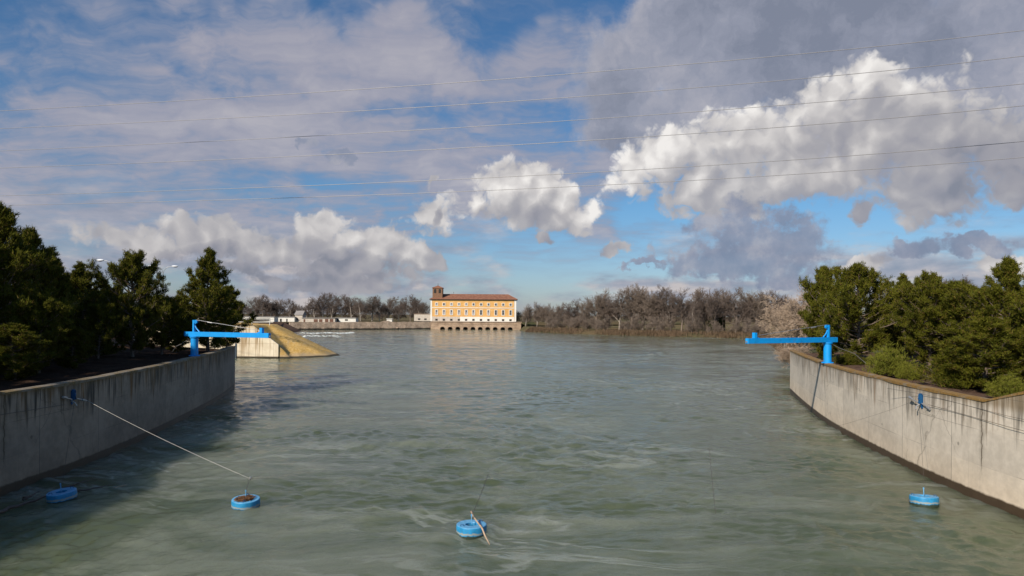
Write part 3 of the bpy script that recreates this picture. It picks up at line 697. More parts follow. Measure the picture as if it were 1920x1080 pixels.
cable('mooring_line', sag(bpos[2]+Vector((0, 0, .66)), K3, .08), .010, M['cable_d'], 'thin dark line rising behind the buoy with the stick')
cable('mooring_line', [bpos[3]+Vector((0, 0, .72)), AR+Vector((-.25, -.1, -.3))], .006, M['cable_d'], 'thin dropper line from the right buoy up the face of the right wall')
cable('mooring_line', sag(atd(1342, 963, 27.5), K4, .1), .010, M['cable_d'], 'thin dark line hanging alone into the open water without any buoy')
sh = bmesh.new(); cyl(sh, K2+Vector((0, 0, -.06)), K2+Vector((.05, 0, .06)), .045, n=10)
tag(obj('cable_shackle', sh, M['steel']), 'small steel shackle joining the pale cable above the leaf-filled buoy', 'shackle')
# driftwood, stick, leaves
def stick(name, pts, rad, m, label, cat='branch'):
    bm = bmesh.new(); tube(bm, pts, rad, 8); return tag(obj(name, bm, m, smooth=True), label, cat)
b3 = bpos[2]
stick('stick', [b3+Vector((-.04, .34, .70)), b3+Vector((.07, .14, .56)), b3+Vector((.24, -.14, .43)), b3+Vector((.40, -.46, .35)), b3+Vector((.53, -.82, .18)), b3+Vector((.70, -1.15, -.02))], [.03, .03, .028, .034, .03, .012], M['wood'], 'bleached crooked stick lying across the mid-channel buoy into the water')
def drift(a, b, r, m, label, wob=.12, z=.0, seed=0):
    rnd = random.Random(seed); a = at(*a); b = at(*b); pts = []
    for i in range(9):
        p = a.lerp(b, i/8); pts.append(p+Vector((rnd.uniform(-wob, wob), rnd.uniform(-wob, wob), z+rnd.uniform(-.01, .03))))
    stick('driftwood', pts, [r*(1-.7*i/8) for i in range(9)], m, label, 'driftwood')
drift((-30, 975), (92, 931), .10, M['wood_d'], 'long grey waterlogged trunk floating left of the shaded buoy', seed=1, z=.08)
drift((40, 944), (76, 926), .05, M['wood_d'], 'forked upper limb of the floating trunk by the left wall', seed=5, z=.12)
drift((140, 925), (210, 912), .05, M['wood_d'], 'dark thin branch floating right of the shaded buoy', seed=2, z=.06)
drift((214, 917), (240, 912), .03, M['wood'], 'short pale stick floating alone right of the dark branch', .03, z=.06, seed=3)
drift((120, 917), (178, 898), .04, M['wood_d'], 'dark submerged branch floating between the shaded buoy and the wall', seed=4, z=.04)
bm = bmesh.new(); rnd = random.Random(8)
for k in range(150):
    a = rnd.uniform(0, 6.28); rr = .40*math.sqrt(rnd.random()); zz = .35+.10*(1-(rr/.42)**2)+rnd.uniform(-.02, .02)
    q = Matrix.Rotation(rnd.uniform(0, 6.28), 3, 'Z') @ Matrix.Rotation(rnd.uniform(-.7, .7), 3, 'X')
    vs = [bm.verts.new(Vector((rr*math.cos(a), rr*math.sin(a)-.06, zz))+q @ Vector(p)) for p in ((-.07, 0, 0), (0, -.03, .01), (.07, 0, 0), (0, .03, .01))]
    bm.faces.new(vs)
# a low mound under the leaves
bmesh.ops.create_uvsphere(bm, u_segments=20, v_segments=8, radius=.36, matrix=Matrix.Translation((0, -.05, .31)) @ Matrix.Diagonal((1, 1, .30, 1)))
lf = tag(obj('leaf_heap', bm, M['leaf']), 'heap of brown dead leaves caught in the second buoy from the left', 'leaves'); lf.location = bpos[1]; lf.rotation_euler = (.05, -.06, 0)

# ------------------------------------------------------------------ power lines
PL = [((0, 208), (960, 147), (1920, 57)), ((0, 241), (960, 190), (1920, 105)), ((0, 283), (960, 233), (1920, 157)), ((0, 315), (960, 272), (1920, 198)), ((0, 367), (960, 331), (1920, 265)), ((0, 385), (960, 355), (1920, 295))]
names = ['topmost of the six', 'second from the top of the six', 'third from the top of the six', 'fourth from the top of the six', 'fifth from the top of the six, above the lowest', 'lowest of the six']
for i, (a, b, c3) in enumerate(PL):
    dd = (0, 3, 6, 0, 3, 6)[i]
    A = atd(*a, 88+dd); B = atd(*b, 71.5+dd); Cc = atd(*c3, 60+dd); pts = []
    for k in range(-14, 55):
        t = k/20-0.0                                        # t 0..2 spans the frame
        l0 = (t-1)*(t-2)/2; l1 = -t*(t-2); l2 = t*(t-1)/2
        pts.append(A*l0+B*l1+Cc*l2)
    bm = bmesh.new(); tube(bm, pts, .031, 5)
    tag(obj('power_line', bm, M['wire'], smooth=True), 'thin overhead power line, '+names[i], 'power line', 'overhead power lines crossing the sky')

# ------------------------------------------------------------------ dike with mossy cone
DY = 121.3; DT = 5.8
def rake(x): return DT if x < -46.0 else (DT-(x+46.0)*.76 if x < -41.4 else 2.3-(x+41.4)*1.1)
def dike_z(x, y):
    dx = max(0.0, x+45.5+max(0, y-DY-11)*.62); dy = min(0.0, y-(DY+7.2))
    z = DT*(1-math.sqrt((dx/(12.1+.35*math.sin(y*1.7)+.25*math.sin(y*4.1)))**2+(dy/(7.4+.2*math.sin(x*1.9)+.15*math.sin(x*4.7)))**2))
    if x < -45.5-max(0, y-DY-11)*.62 and y >= DY: z = DT
    if DY <= y < DY+7.2: z = max(z, min(rake(x)-.12, DT))
    return z
dk = empty('river_dike', (-48, DY, 0), 'sunlit concrete dike with an ochre mossy cone slope beyond the left wall end', 'dike')
xs = [-80, -70, -60, -54, -50]+[-48+i*.5 for i in range(0, 42)]; ys = [DY-1.2, DY-.6, DY-.05, DY+.05]+[DY+.5+i*.5 for i in range(0, 30)]+[137+i*2 for i in range(12)]+[162+i*8 for i in range(12)]
rnd = random.Random(5)
V = [(x+48, y-DY, (dike_z(x, y) if y > DY or x > -41 else -1.2)+(0 if dike_z(x, y) > DT-.05 else rnd.uniform(-.07, .07))) for y in ys for x in xs]; nx = len(xs)
V = [(a, b, max(cz, -1.2)) for a, b, cz in V]
Fc = [(j*nx+i, j*nx+i+1, (j+1)*nx+i+1, (j+1)*nx+i) for j in range(len(ys)-1) for i in range(nx-1)]
arr_obj('mossy_slope', V, Fc, M['slope'], dk, True)
bm = bmesh.new()                                            # front wall with its raked end
prof = [(-80, -1), (-41.4, -1), (-41.4, 2.4), (-45.9, DT-.02), (-46.1, DT+.03), (-80, DT+.03)]
va = [bm.verts.new((x+48, -.25, z)) for x, z in prof]; vb = [bm.verts.new((x+48, .05, z)) for x, z in prof]
bm.faces.new(va); bm.faces.new(vb[::-1])
for i in range(len(prof)): bm.faces.new((va[i], vb[i], vb[(i+1) % 6], va[(i+1) % 6]))
bmesh.ops.recalc_face_normals(bm, faces=bm.faces); obj('front_wall', bm, M['dike'], dk)
bm = bmesh.new(); box(bm, -16+1.4, -.1, DT+.10, 33, .6, .14); obj('crest_coping', bm, M['cap'], dk)
rl = empty('railing', (-48, DY+1, DT), 'white pipe railing along the crest of the ochre dike', 'railing')
for k in range(8):
    bm = bmesh.new(); cyl(bm, (4.6-k*3.2, 0, 0), (4.6-k*3.2, 0, 1.15), .07, n=8); obj('post', bm, M['white'], rl)
for zz in (.55, 1.08):
    bm = bmesh.new(); cyl(bm, (5.2, 0, zz), (-24, 0, zz), .06, n=8); obj('rail', bm, M['white'], rl)
bm = bmesh.new(); p = at(448.5, 670); box(bm, p.x, DY-.31, 1.2, .25, .1, 2.7)
tag(obj('depth_gauge', bm, M['gauge']), 'dark vertical gauge board on the pale dike wall at the water', 'gauge')

# ------------------------------------------------------------------ old gate house
GD = 366.0; gx0 = -47.6; gz0 = 4.2; sc_ = GD/F/8            # metres per zoomed pixel
def gx(zx): return (760+zx/8-960)*GD/F
GH = empty('gate_house', (gx0, GD, gz0), 'long ochre three-storey gate house with red tiled roof and square brick tower', 'building')
def gp(x): return gx(x)-gx0
X0, X1 = gp(377), gp(1662); Hh = 11.6; DP = 13.0
bm = bmesh.new(); box(bm, (gp(400)+gp(1632))/2, DP/2, (2.5+Hh)/2, gp(1632)-gp(400), DP, Hh-2.5); obj('wall', bm, M['ochre'], GH)
bm = bmesh.new(); box(bm, (gp(400)+gp(820))/2, DP/2-.05, 1.25, gp(820)-gp(400), DP, 2.5); obj('plinth', bm, M['offwhite'], GH)
bm = bmesh.new(); box(bm, (gp(820)+gp(1632))/2, DP/2-.06, 1.25, gp(1632)-gp(820), DP, 2.5); obj('plinth', bm, M['white'], GH)
for a, b, z0 in ((377, 400, 0), (1636, 1662, 0)):
    bm = bmesh.new(); box(bm, (gp(a)+gp(b))/2, DP/2-.1, (z0+Hh)/2, gp(b)-gp(a), DP, Hh-z0-.02); obj('corner_pilaster', bm, M['white'], GH)
bm = bmesh.new(); box(bm, (gp(400)+gp(1632))/2, -.06, 7.3, gp(1632)-gp(400)-.06, .16, .34); obj('string_course', bm, M['white'], GH)
bm = bmesh.new(); box(bm, (X0+X1)/2, DP/2, Hh+.14, X1-X0+1.3, DP+1.6, .30); obj('eaves', bm, M['eave'], GH)
bm = bmesh.new(); e = .75; zt = Hh+.30
a0, a1, b0, b1 = X0-e, X1+e, -e-.05, DP+e; rx0, rx1, ry = X0+4.2, X1-4.3, DP/2
vs = [bm.verts.new(p) for p in ((a0, b0, zt), (a1, b0, zt), (a1, b1, zt), (a0, b1, zt), (rx0, ry, zt+2.75), (rx1, ry, zt+2.75))]
for f in ((0, 1, 5, 4), (1, 2, 5), (2, 3, 4, 5), (3, 0, 4), (3, 2, 1, 0)): bm.faces.new([vs[i] for i in f])
roof = obj('roof', bm, M['tile'], GH)
bm = bmesh.new(); tube(bm, [(rx0, ry, zt+2.78), (rx1, ry, zt+2.78)], .18, 8); tube(bm, [(rx1, ry, zt+2.78), (a1, b0, zt+.06)], .16, 8); obj('ridge_tiles', bm, M['tile'], roof)
bm = bmesh.new(); cyl(bm, (gp(707), ry, zt+2.8), (gp(707), ry, zt+4.2), .06, n=6); cyl(bm, (gp(707)-.3, ry, zt+3.8), (gp(707)+.3, ry, zt+3.8), .05, n=6); obj('vane', bm, M['eave'], roof)
cols = [467, 578, 690, 803, 912, 1022, 1135, 1247, 1357, 1467, 1578]
up = 'sgsssgggggg'; mid = 'ssssssgsggg'
def window(cx, cz, w_, h_, fr, pane, name='window'):
    bm = bmesh.new()
    for s in (-1, 1): box(bm, cx+s*(w_/2+fr/2), -.06, cz, fr, .22, h_+2*fr)
    for s in (-1, 1): box(bm, cx, -.06, cz+s*(h_/2+fr/2), w_, .22, fr)
    o = obj(name, bm, M['white'], GH)
    bm = bmesh.new(); box(bm, cx, -.012, cz, w_, .05, h_)
    obj('shutter' if pane == 's' else 'pane', bm, M['shutter' if pane == 's' else 'glass'], o)
    if pane == 's':
        bm = bmesh.new(); box(bm, cx+(.12 if int(cx*7) % 2 else -.15), -.045, cz+h_*.22, w_*.38, .02, h_*.40); obj('pane', bm, M['glass'], o)
    else:
        bm = bmesh.new(); box(bm, cx, -.045, cz, .07, .03, h_); box(bm, cx, -.047, cz+.1, w_, .03, .07); obj('glazing_bar', bm, M['shutter'], o)
for k, zx in enumerate(cols):
    window(gp(zx), 9.15, 1.05, 1.2, .27, up[k]); window(gp(zx), 4.85, 1.1, 2.55, .27, mid[k])
    bm = bmesh.new(); box(bm, gp(zx), -.07, .85, 1.25, .06, 1.05); o = obj('window', bm, M['void'], GH)
    bm = bmesh.new(); box(bm, gp(zx), -.11, 1.42, 1.5, .12, .10); obj('lintel', bm, M['offwhite'], o)
tw = obj('tower', (lambda b: (box(b, (gp(400)+gp(553))/2, 3.6, Hh+3.2, 5.3, 5.3, 6.0), b)[1])(bmesh.new()), M['dbrick'], GH)
tcx = (gp(400)+gp(553))/2
for fx, fy, rz in ((-1.25, .93, 0), (1.25, .93, 0), (2.67, 2.4, math.pi/2), (2.67, 4.8, math.pi/2)):
    bm = bmesh.new(); rm = Matrix.Rotation(rz, 4, 'Z')
    pts = [(-.62, -.9), (.62, -.9), (.62, .75)]+[(.62*math.cos(t), .75+.62*math.sin(t)) for t in [math.pi*i/8 for i in range(1, 8)]]+[(-.62, .75)]
    va = [bm.verts.new(rm @ Vector((x, -.04, z))+Vector((tcx+fx, fy, Hh+4.4))) for x, z in pts]; vb = [bm.verts.new(rm @ Vector((x, .04, z))+Vector((tcx+fx, fy, Hh+4.4))) for x, z in pts]
    bm.faces.new(va); bm.faces.new(vb[::-1])
    for i in range(len(pts)): bm.faces.new((va[i], vb[i], vb[(i+1) % len(pts)], va[(i+1) % len(pts)]))
    bmesh.ops.recalc_face_normals(bm, faces=bm.faces); obj('arch_opening', bm, M['void'], tw)
bm = bmesh.new(); box(bm, tcx, 3.6, Hh+6.3, 5.9, 5.9, .25); bmesh.ops.create_cone(bm, cap_ends=True, segments=4, radius1=4.2, radius2=.15, depth=1.25, matrix=Matrix.Translation((tcx, 3.6, Hh+7.06)) @ Matrix.Rotation(math.pi/4, 4, 'Z')); obj('tower_roof', bm, M['tile'], tw)
bm = bmesh.new(); cyl(bm, (tcx, 3.6, Hh+7.6), (tcx, 3.6, Hh+8.9), .07, n=6); cyl(bm, (tcx-.35, 3.6, Hh+8.5), (tcx+.35, 3.6, Hh+8.5), .06, n=6); bmesh.ops.create_icosphere(bm, subdivisions=1, radius=.2, matrix=Matrix.Translation((tcx, 3.6, Hh+7.9))); obj('finial', bm, M['eave'], tw)
AN = empty('annex', (gx(130), GD+.5, gz0), 'low whitewashed annex against the left end of the ochre building', 'building')
aw = gx(376)-gx(130)
bm = bmesh.new(); box(bm, aw/2, 3, 1.85, aw, 6, 3.7); obj('wall', bm, M['offwhite'], AN)
bm = bmesh.new(); box(bm, aw/2, 3, 3.8, aw+.4, 6.4, .22); obj('roof', bm, M['ashlar'], AN)
for zx in (205, 300):
    bm = bmesh.new(); box(bm, gx(zx)-gx(130), -.02, 1.05, 1.3, .06, .8); o = obj('window', bm, M['void'], AN)
# arched stone sluice terrace
TR = empty('sluice_terrace', (gx(395), GD-4, 0), 'stone sluice terrace with ten low arches under the ochre building', 'sluice')
tx = lambda zx: gx(zx)-gx(395)
arch = [570, 683, 797, 910, 1022, 1130, 1240, 1352, 1465, 1575]
bm = bmesh.new(); xs_ = [tx(395)]; prof = [(tx(395), -1)]
for zx in arch:
    cx = tx(zx)
    prof += [(cx-1.25, -1), (cx-1.25, .35)]+[(cx-1.25*math.cos(t), .35+1.0*math.sin(t)) for t in [math.pi*i/10 for i in range(1, 10)]]+[(cx+1.25, .35), (cx+1.25, -1)]
prof += [(tx(1735), -1), (tx(1735), 3.85), (tx(395), 3.85)]
va = [bm.verts.new((x, 0, z)) for x, z in prof]; vb = [bm.verts.new((x, 4, z)) for x, z in prof]
bm.faces.new(va); bm.faces.new(vb[::-1])
for i in range(len(prof)): bm.faces.new((va[i], vb[i], vb[(i+1) % len(prof)], va[(i+1) % len(prof)]))
bmesh.ops.recalc_face_normals(bm, faces=bm.faces); bmesh.ops.triangulate(bm, faces=[f for f in bm.faces if len(f.verts) > 4])
obj('stone_face', bm, M['ashlar'], TR)
bm = bmesh.new(); box(bm, (tx(395)+tx(1745))/2, 1.6, 4.0, tx(1745)-tx(395), 3.9, .28); box(bm, (tx(395)+tx(1735))/2, -.09, 2.95, tx(1735)-tx(395)-.02, .2, .18); obj('ledge', bm, M['ashlar'], TR)
for zx in arch:
    bm = bmesh.new(); box(bm, tx(zx), 3.6, .3, 2.5, .1, 2.2); obj('sluice_gate', bm, M['void'], TR)
# rubble quay to the left of it
qa = Vector((-105.0, 323.0)); qb = Vector((gx(395)-.1, GD-3.4))
QW = empty('quay_wall', (qa.x, qa.y, 0), 'old stone quay wall running from the dike to the ochre building', 'quay wall')
bm = bmesh.new(); n = 40; rnd = random.Random(4); rings = []
for i in range(n+1):
    p = qa.lerp(qb, i/n)-qa; top = 3.65+.25*(i/n)+rnd.uniform(-.1, .1)+(.5 if i in (26, 27) else 0); j = rnd.uniform(-.25, .25)
    rings.append([bm.verts.new(q) for q in ((p.x, p.y-.8+j, -1), (p.x, p.y-.45+j*.5, top*.55), (p.x, p.y-.2, top), (p.x-.9, p.y+1.2, top), (p.x-.9, p.y+1.2, -1))])
for A, B in zip(rings, rings[1:]):
    for k in range(4): bm.faces.new((A[k], B[k], B[k+1], A[k+1]))
bm.faces.new(rings[0]); bm.faces.new(rings[-1][::-1]); bmesh.ops.recalc_face_normals(bm, faces=bm.faces); obj('stone_face', bm, M['quay'], QW)
bm = bmesh.new(); rnd = random.Random(2); p0 = at(742, 617.5)
for k in range(26):
    q = p0+Vector((rnd.uniform(-3.5, 4), rnd.uniform(-2, 3), rnd.uniform(-.2, .9)))
    bmesh.ops.create_icosphere(bm, subdivisions=1, radius=rnd.uniform(.4, .9), matrix=Matrix.Translation(q) @ Matrix.Rotation(rnd.uniform(0, 6), 4, 'Z') @ Matrix.Diagonal((1, .9, .7, 1)))
tag(obj('rubble_heap', bm, M['quay']), 'heap of pale fallen stones at the foot of the quay wall', 'rubble')
# weir foam
bm = bmesh.new(); rnd = random.Random(9)
for k in range(300):
    px = 564+100*rnd.random()**.8; py = 624.6+rnd.gauss(0, .45)+.5*math.sin(px*.12)+(px-564)*-.004
    if rnd.random() < .25: px, py = rnd.uniform(568, 640), 630.0+rnd.gauss(0, .9)
    p = at(px, py); 
    bmesh.ops.create_icosphere(bm, subdivisions=1, radius=1, matrix=Matrix.Translation((p.x, p.y, .02)) @ Matrix.Diagonal((rnd.uniform(.2, 1.1), rnd.uniform(.2, .6), rnd.uniform(.02, .09), 1)))
tag(obj('weir_foam', bm, M['foam'], smooth=True), 'white foaming water below the quay wall right of the dike', 'foam', kind='stuff')
# low buildings on the far bank
def shed(px0, px1, ytop, ybot, d, roofm, wallm, label, name='shed', depth=6.0, gable=0.0, doors=(), dcol='brown', cat='building'):
    a = atd(px0, ybot, d); b = atd(px1, ybot, d); t = atd((px0+px1)/2, ytop, d)
    root = empty(name, (a.x, d, a.z), label, cat); W = b.x-a.x; H = t.z-a.z
    bm = bmesh.new(); box(bm, W/2, depth/2, H/2-.3, W, depth, H+.6); obj('wall', bm, wallm, root)
    bm = bmesh.new()
    if gable > 0:
        vs = [bm.verts.new(p) for p in ((-.3, -.4, H+.01), (W+.3, -.4, H+.01), (W+.3, depth+.4, H+.01), (-.3, depth+.4, H+.01), (-.3, depth/2, H+gable), (W+.3, depth/2, H+gable))]
        for f in ((0, 1, 5, 4), (2, 3, 4, 5), (1, 2, 5), (3, 0, 4), (3, 2, 1, 0)): bm.faces.new([vs[i] for i in f])
    else: box(bm, W/2, depth/2, H+.11, W+.6, depth+.8, .2)
    obj('roof', bm, roofm, root)
    for (u0, u1, v0, v1) in doors:
        bm = bmesh.new(); box(bm, W*(u0+u1)/2, -.03, H*(v0+v1)/2, W*(u1-u0), .08, H*(v1-v0)); obj('door' if v0 < .05 else 'window', bm, M[dcol], root)
    return root
shed(566, 628, 596.5, 606, 345, M['greyroof'], M['offwhite'], 'low grey-roofed stable block with brown doors behind the quay wall', doors=[(.05, .1, 0, .8), (.36, .48, 0, .8), (.52, .62, .0, .8), (.70, .8, 0, .85), (.84, .95, 0, .85)])
shed(630, 667, 596.2, 605.5, 348, M['greyroof'], M['white'], 'small white shed right of the stable block with one dark doorway', doors=[(.05, .14, 0, .85), (.45, .6, .45, .75)], dcol='void')
shed(725, 735, 598, 605.6, 362, M['white'], M['white'], 'small white cabin alone on the quay left of the ochre building', name='cabin', depth=3)
shed(553, 567, 590.5, 605, 352, M['greyroof'], M['offwhite'], 'gabled grey house at the left end of the stable block', name='house', gable=2.2, doors=[(.2, .4, .3, .6)], dcol='void')
shed(518, 552, 594.5, 605, 350, M['greyroof'], M['white'], 'long white low house seen above the dike', name='house', doors=[(.2, .3, .2, .7), (.55, .62, 0, .7)], dcol='void')
shed(440, 514, 594.0, 605, 340, M['greyroof'], M['white'], 'white long shed with a dark window band behind the dike railing', doors=[(.3, .9, .35, .75)], dcol='void')

# ------------------------------------------------------------------ plants
def tube_arr(segs, n):                                       # segs: list of (p0, p1, r0, r1) -> verts, quad faces
    S = np.array([(*a, *b, r0, r1) for a, b, r0, r1 in segs], dtype=np.float64)
    p0, p1 = S[:, :3], S[:, 3:6]; d = p1-p0; d /= np.linalg.norm(d, axis=1, keepdims=True)+1e-9
    ref = np.where(np.abs(d[:, 2:3]) < .9, np.array([[0, 0, 1.]]), np.array([[1., 0, 0]]))
    u = np.cross(d, ref); u /= np.linalg.norm(u, axis=1, keepdims=True)+1e-9; v = np.cross(d, u)
    V = []
    for k in range(n):
        c_, s_ = math.cos(2*math.pi*k/n), math.sin(2*math.pi*k/n); o = u*c_+v*s_
        V.append(p0+o*S[:, 6:7]); V.append(p1+o*S[:, 7:8])
    V = np.stack(V, 1).reshape(-1, 3)                         # per seg: [a0,b0,a1,b1,...]
    base = np.arange(len(S))[:, None]*2*n; Fs = []
    for k in range(n):
        k2 = (k+1) % n; Fs.append(base+np.array([[2*k, 2*k+1, 2*k2+1, 2*k2]]))
    return V, np.concatenate(Fs, 0)
def rv(rnd): return Vector((rnd.gauss(0, 1), rnd.gauss(0, 1), rnd.gauss(0, 1))).normalized()
def bare_tree(seed, spread=.5, levels=5, multi=1, droop=0.0, rt=.018, rm=.0019):
    """unit-height leafless tree -> (trunk segs, twig segs)"""
    rnd = random.Random(seed); T, Tw = [], []
    def grow(p, d, L, r, lv):
        n = 3 if lv < 3 else 2; q = p.copy(); rr = r
        for i in range(n):
            d = (d+rv(rnd)*(.10+.05*lv)+Vector((0, 0, .10 if lv < 3 else .05-droop*lv*.08))).normalized()
            e = q+d*(L/n); r2 = max(r*(1-.45*(i+1)/n), rm)
            (T if lv <= 1 else Tw).append((q, e, rr, r2))
            if lv < levels:
                k = (2 if lv < levels-1 else 3) if rnd.random() < .85 else 1
                for _ in range(k):
                    ax = d.cross(rv(rnd)).normalized(); ang = rnd.uniform(.35, .95)*(spread/.5)**.5
                    nd = (Matrix.Rotation(ang, 3, ax) @ d); nd.z += .12*(1-droop)
                    grow(e, nd.normalized(), L*rnd.uniform(.52, .74), max(r2*.62, rm), lv+1)
            q = e; rr = r2
    for k in range(multi):
        d0 = Vector((rnd.uniform(-.2, .2)*(multi > 1)*2.0, rnd.uniform(-.2, .2)*(multi > 1)*2.0, 1)).normalized()
        grow(Vector((rnd.uniform(-.01, .01), rnd.uniform(-.01, .01), 0)), d0, .46, rt/(1+.3*(multi-1)), 0)
    h = max(max(b.z for a, b, *_ in Tw), .01); s_ = 1/h
    sc = lambda L: [(a*s_, b*s_, r0, r1) for a, b, r0, r1 in L]
    return sc(T), sc(Tw)
class Proto: pass
def make_bare(name, seed, **kw):
    p = Proto(); T, Tw = bare_tree(seed, **kw)
    V, Fc = tube_arr(T, 6); p.trunk = mesh_arr('trunk', V, Fc, True)
    V, Fc = tube_arr(Tw, 3); p.crown = mesh_arr('crown', V, Fc, True); return p
BT = [make_bare('b', 21, spread=.45), make_bare('b', 34, spread=.5), make_bare('b', 47, spread=.40, rt=.015), make_bare('b', 58, spread=.55), make_bare('b', 63, spread=.5, multi=2), make_bare('b', 77, spread=.62, rt=.022)]
for k, p in enumerate(BT):
    p.trunk.materials.append(M['bark'] if k % 3 else M['twig']); p.crown.materials.append(M['twig'] if k % 2 == 0 else M['twig_d'])
print('bare faces', [len(p.crown.polygons) for p in BT])
def place_tree(name, proto, loc, h, rz, label, group, wid=1.0, cat='tree'):
    o = empty(name, loc, label, cat, group, rz); o.scale = (h*wid, h*wid, h)
    for nm, me in (('trunk', proto.trunk), ('crown', proto.crown)):
        c_ = bpy.data.objects.new(nm, me); COL.objects.link(c_); c_.parent = o
    return o
ORD = ['first', 'second', 'third', 'fourth', 'fifth', 'sixth', 'seventh', 'eighth', 'ninth', 'tenth', 'eleventh', 'twelfth', 'thirteenth', 'fourteenth', 'fifteenth', 'sixteenth', 'seventeenth', 'eighteenth', 'nineteenth', 'twentieth', 'twenty-first', 'twenty-second', 'twenty-third', 'twenty-fourth', 'twenty-fifth', 'twenty-sixth', 'twenty-seventh']
rnd = random.Random(77)
right_t = [(90, 212), (165, 198), (240, 208), (315, 202), (375, 198), (430, 175), (490, 158), (560, 150), (640, 108), (715, 112), (795, 88), (870, 76), (935, 120), (1005, 88), (1060, 108), (1130, 112), (1205, 118), (1290, 102), (1350, 118), (1420, 106), (1490, 108), (1560, 102), (1625, 126), (1690, 122), (1770, 124), (1830, 150)]
def shore_d(px):                                            # distance of the wood's edge along the right bank
    t_ = (px-985)/(1475-985); return 335-88*min(1, t_*1.35)+(10 if t_ > .75 else 0)
for i, (zx, zy) in enumerate(right_t):
    px = 960+zx/3.556; py = 510+zy/3.556; d = shore_d(px)+rnd.uniform(8, 20)
    g = atd(px, 600, d); g.z = 1.6; top = atd(px, py, d).z
    k = rnd.choice([0, 1, 2, 3, 4, 5]) if i not in (0, 1, 2, 3) else 4
    look = 'tall' if py < 541 else ('middling' if py < 552 else 'short')
    place_tree('bare_tree', BT[k], g, (top-g.z)*1.03, rnd.uniform(0, 6.28), '%s leafless tree on the right bank, %s counting from the ochre building' % (look, ORD[i]), 'leafless trees along the right bank', rnd.uniform(.85, 1.15))
left_t = [(270, 272), (345, 252), (425, 250), (485, 285), (590, 285), (740, 330), (815, 272), (890, 238), (970, 232), (1060, 248), (1150, 265), (1230, 268), (1330, 258), (1400, 272), (1480, 268), (1570, 272), (1680, 248), (1760, 278), (1815, 325)]
for i, (zx, zy) in enumerate(left_t):
    px = 420+zx/4.8; py = 500+zy/4.8; d = rnd.uniform(372, 395)
    g = atd(px, 600, d); g.z = 3.9; top = atd(px, py, d).z
    k = (1, 3, 5, 0)[i % 4] if zx < 600 else rnd.choice([1, 3, 5, 1])
    look = 'tall' if py < 551 else ('middling' if py < 556 else 'short')
    place_tree('bare_tree', BT[k], g, (top-g.z)*1.03, rnd.uniform(0, 6.28), '%s dark leafless tree left of the ochre building, %s from the left behind the sheds' % (look, ORD[i]), 'leafless trees behind the sheds', rnd.uniform(.9, 1.25))
for i, (px, py, d, where) in enumerate([(1660, 532, 120, 'seen in the gap right of the first big pine'), (1795, 523, 125, 'rising above the middle pines on the right'), (1838, 518, 128, 'rising left of the tallest right-hand pine'), (1760, 531, 135, 'lowest of those above the middle pines')]):
    g = atd(px, 620, d); g.z = 4; top = atd(px, py, d).z
    place_tree('bare_tree', BT[(3, 1, 5, 0)[i]], g, (top-g.z)*1.03, i*1.3, 'grey leafless tree '+where, 'leafless trees behind the right-hand pines')
# far wood behind everything: one mass
rndw = random.Random(15); Vs, Fs, off_ = [], [], 0
base = BT[1]; bv = np.empty(len(base.crown.vertices)*3, np.float32); base.crown.vertices.foreach_get('co', bv); bv = bv.reshape(-1, 3)
bf = np.empty(len(base.crown.polygons)*4, np.int32); base.crown.loops.foreach_get('vertex_index', bf); bf = bf.reshape(-1, 4)
for i in range(64):
    if i < 28: px = 430+i*14+rndw.uniform(-8, 8); d = rndw.uniform(410, 450); h = rndw.uniform(10, 14.5)
    else: px = 960+(i-28)*15+rndw.uniform(-8, 8); d = shore_d(min(px, 1475))+rndw.uniform(30, 70); h = rndw.uniform(10, 14.5) if px > 1110 else rndw.uniform(6, 9)
    if 800 < px < 965: continue
    a = rndw.uniform(0, 6.28); ca, sa = math.cos(a), math.sin(a); g = atd(px, 600, d)
    q = bv*np.array([h*1.25, h*1.25, h]); q = np.stack([q[:, 0]*ca-q[:, 1]*sa+g.x, q[:, 0]*sa+q[:, 1]*ca+g.y, q[:, 2]+2.0], 1)
    Vs.append(q); Fs.append(bf+off_); off_ += len(q)
tag(arr_obj('distant_wood', np.concatenate(Vs), np.concatenate(Fs), M['twig_d']), 'grey-brown mass of bare winter woodland behind both banks', 'wood', kind='stuff')
# undergrowth and reeds along the right shore
def blades(pts, hmin, hmax, wd, lean, seed):
    rg = np.random.default_rng(seed); P = np.array(pts); n = len(P)
    h = rg.uniform(hmin, hmax, n); a = rg.uniform(0, 6.28, n); ln = rg.normal(0, lean, (n, 2))*h[:, None]
    side = np.stack([np.cos(a), np.sin(a), np.zeros(n)], 1)*wd
    tip = P+np.concatenate([ln, h[:, None]], 1)
    V = np.stack([P-side, P+side, tip], 1).reshape(-1, 3); return V, np.arange(3*n).reshape(-1, 3)
shore = [Vector(p) for p in ((6, 318), (28, 288), (50, 267), (75, 252), (87, 240), (74, 200), (56, 140))]
def along(t):
    t *= len(shore)-1; i = min(int(t), len(shore)-2); return shore[i].lerp(shore[i+1], t-i), (shore[i+1]-shore[i]).normalized()
rnd = random.Random(31); pr, pu = [], []
for k in range(15000):
    p, a = along(rnd.random()**1.2); nrm = Vector((-a.y, a.x)); nrm = nrm if nrm.y > 0 or nrm.x > .5 else -nrm
    o = rnd.uniform(.3, 5.0); cl = math.sin(p.x*.35)+math.sin(p.x*.13+1)
    if rnd.random() < .6+.3*cl: pr.append((p.x+nrm.x*o, p.y+nrm.y*o, min(.55*o-.3, 1.3)))
V, Fc = blades(pr, .5, 1.7, .10, .16, 1); tag(arr_obj('reed_bed', V, Fc, M['reed']), 'russet dry reeds fringing the right bank waterline', 'reeds', kind='stuff')
Vs, Fs, off_ = [], [], 0; rndw = random.Random(25)
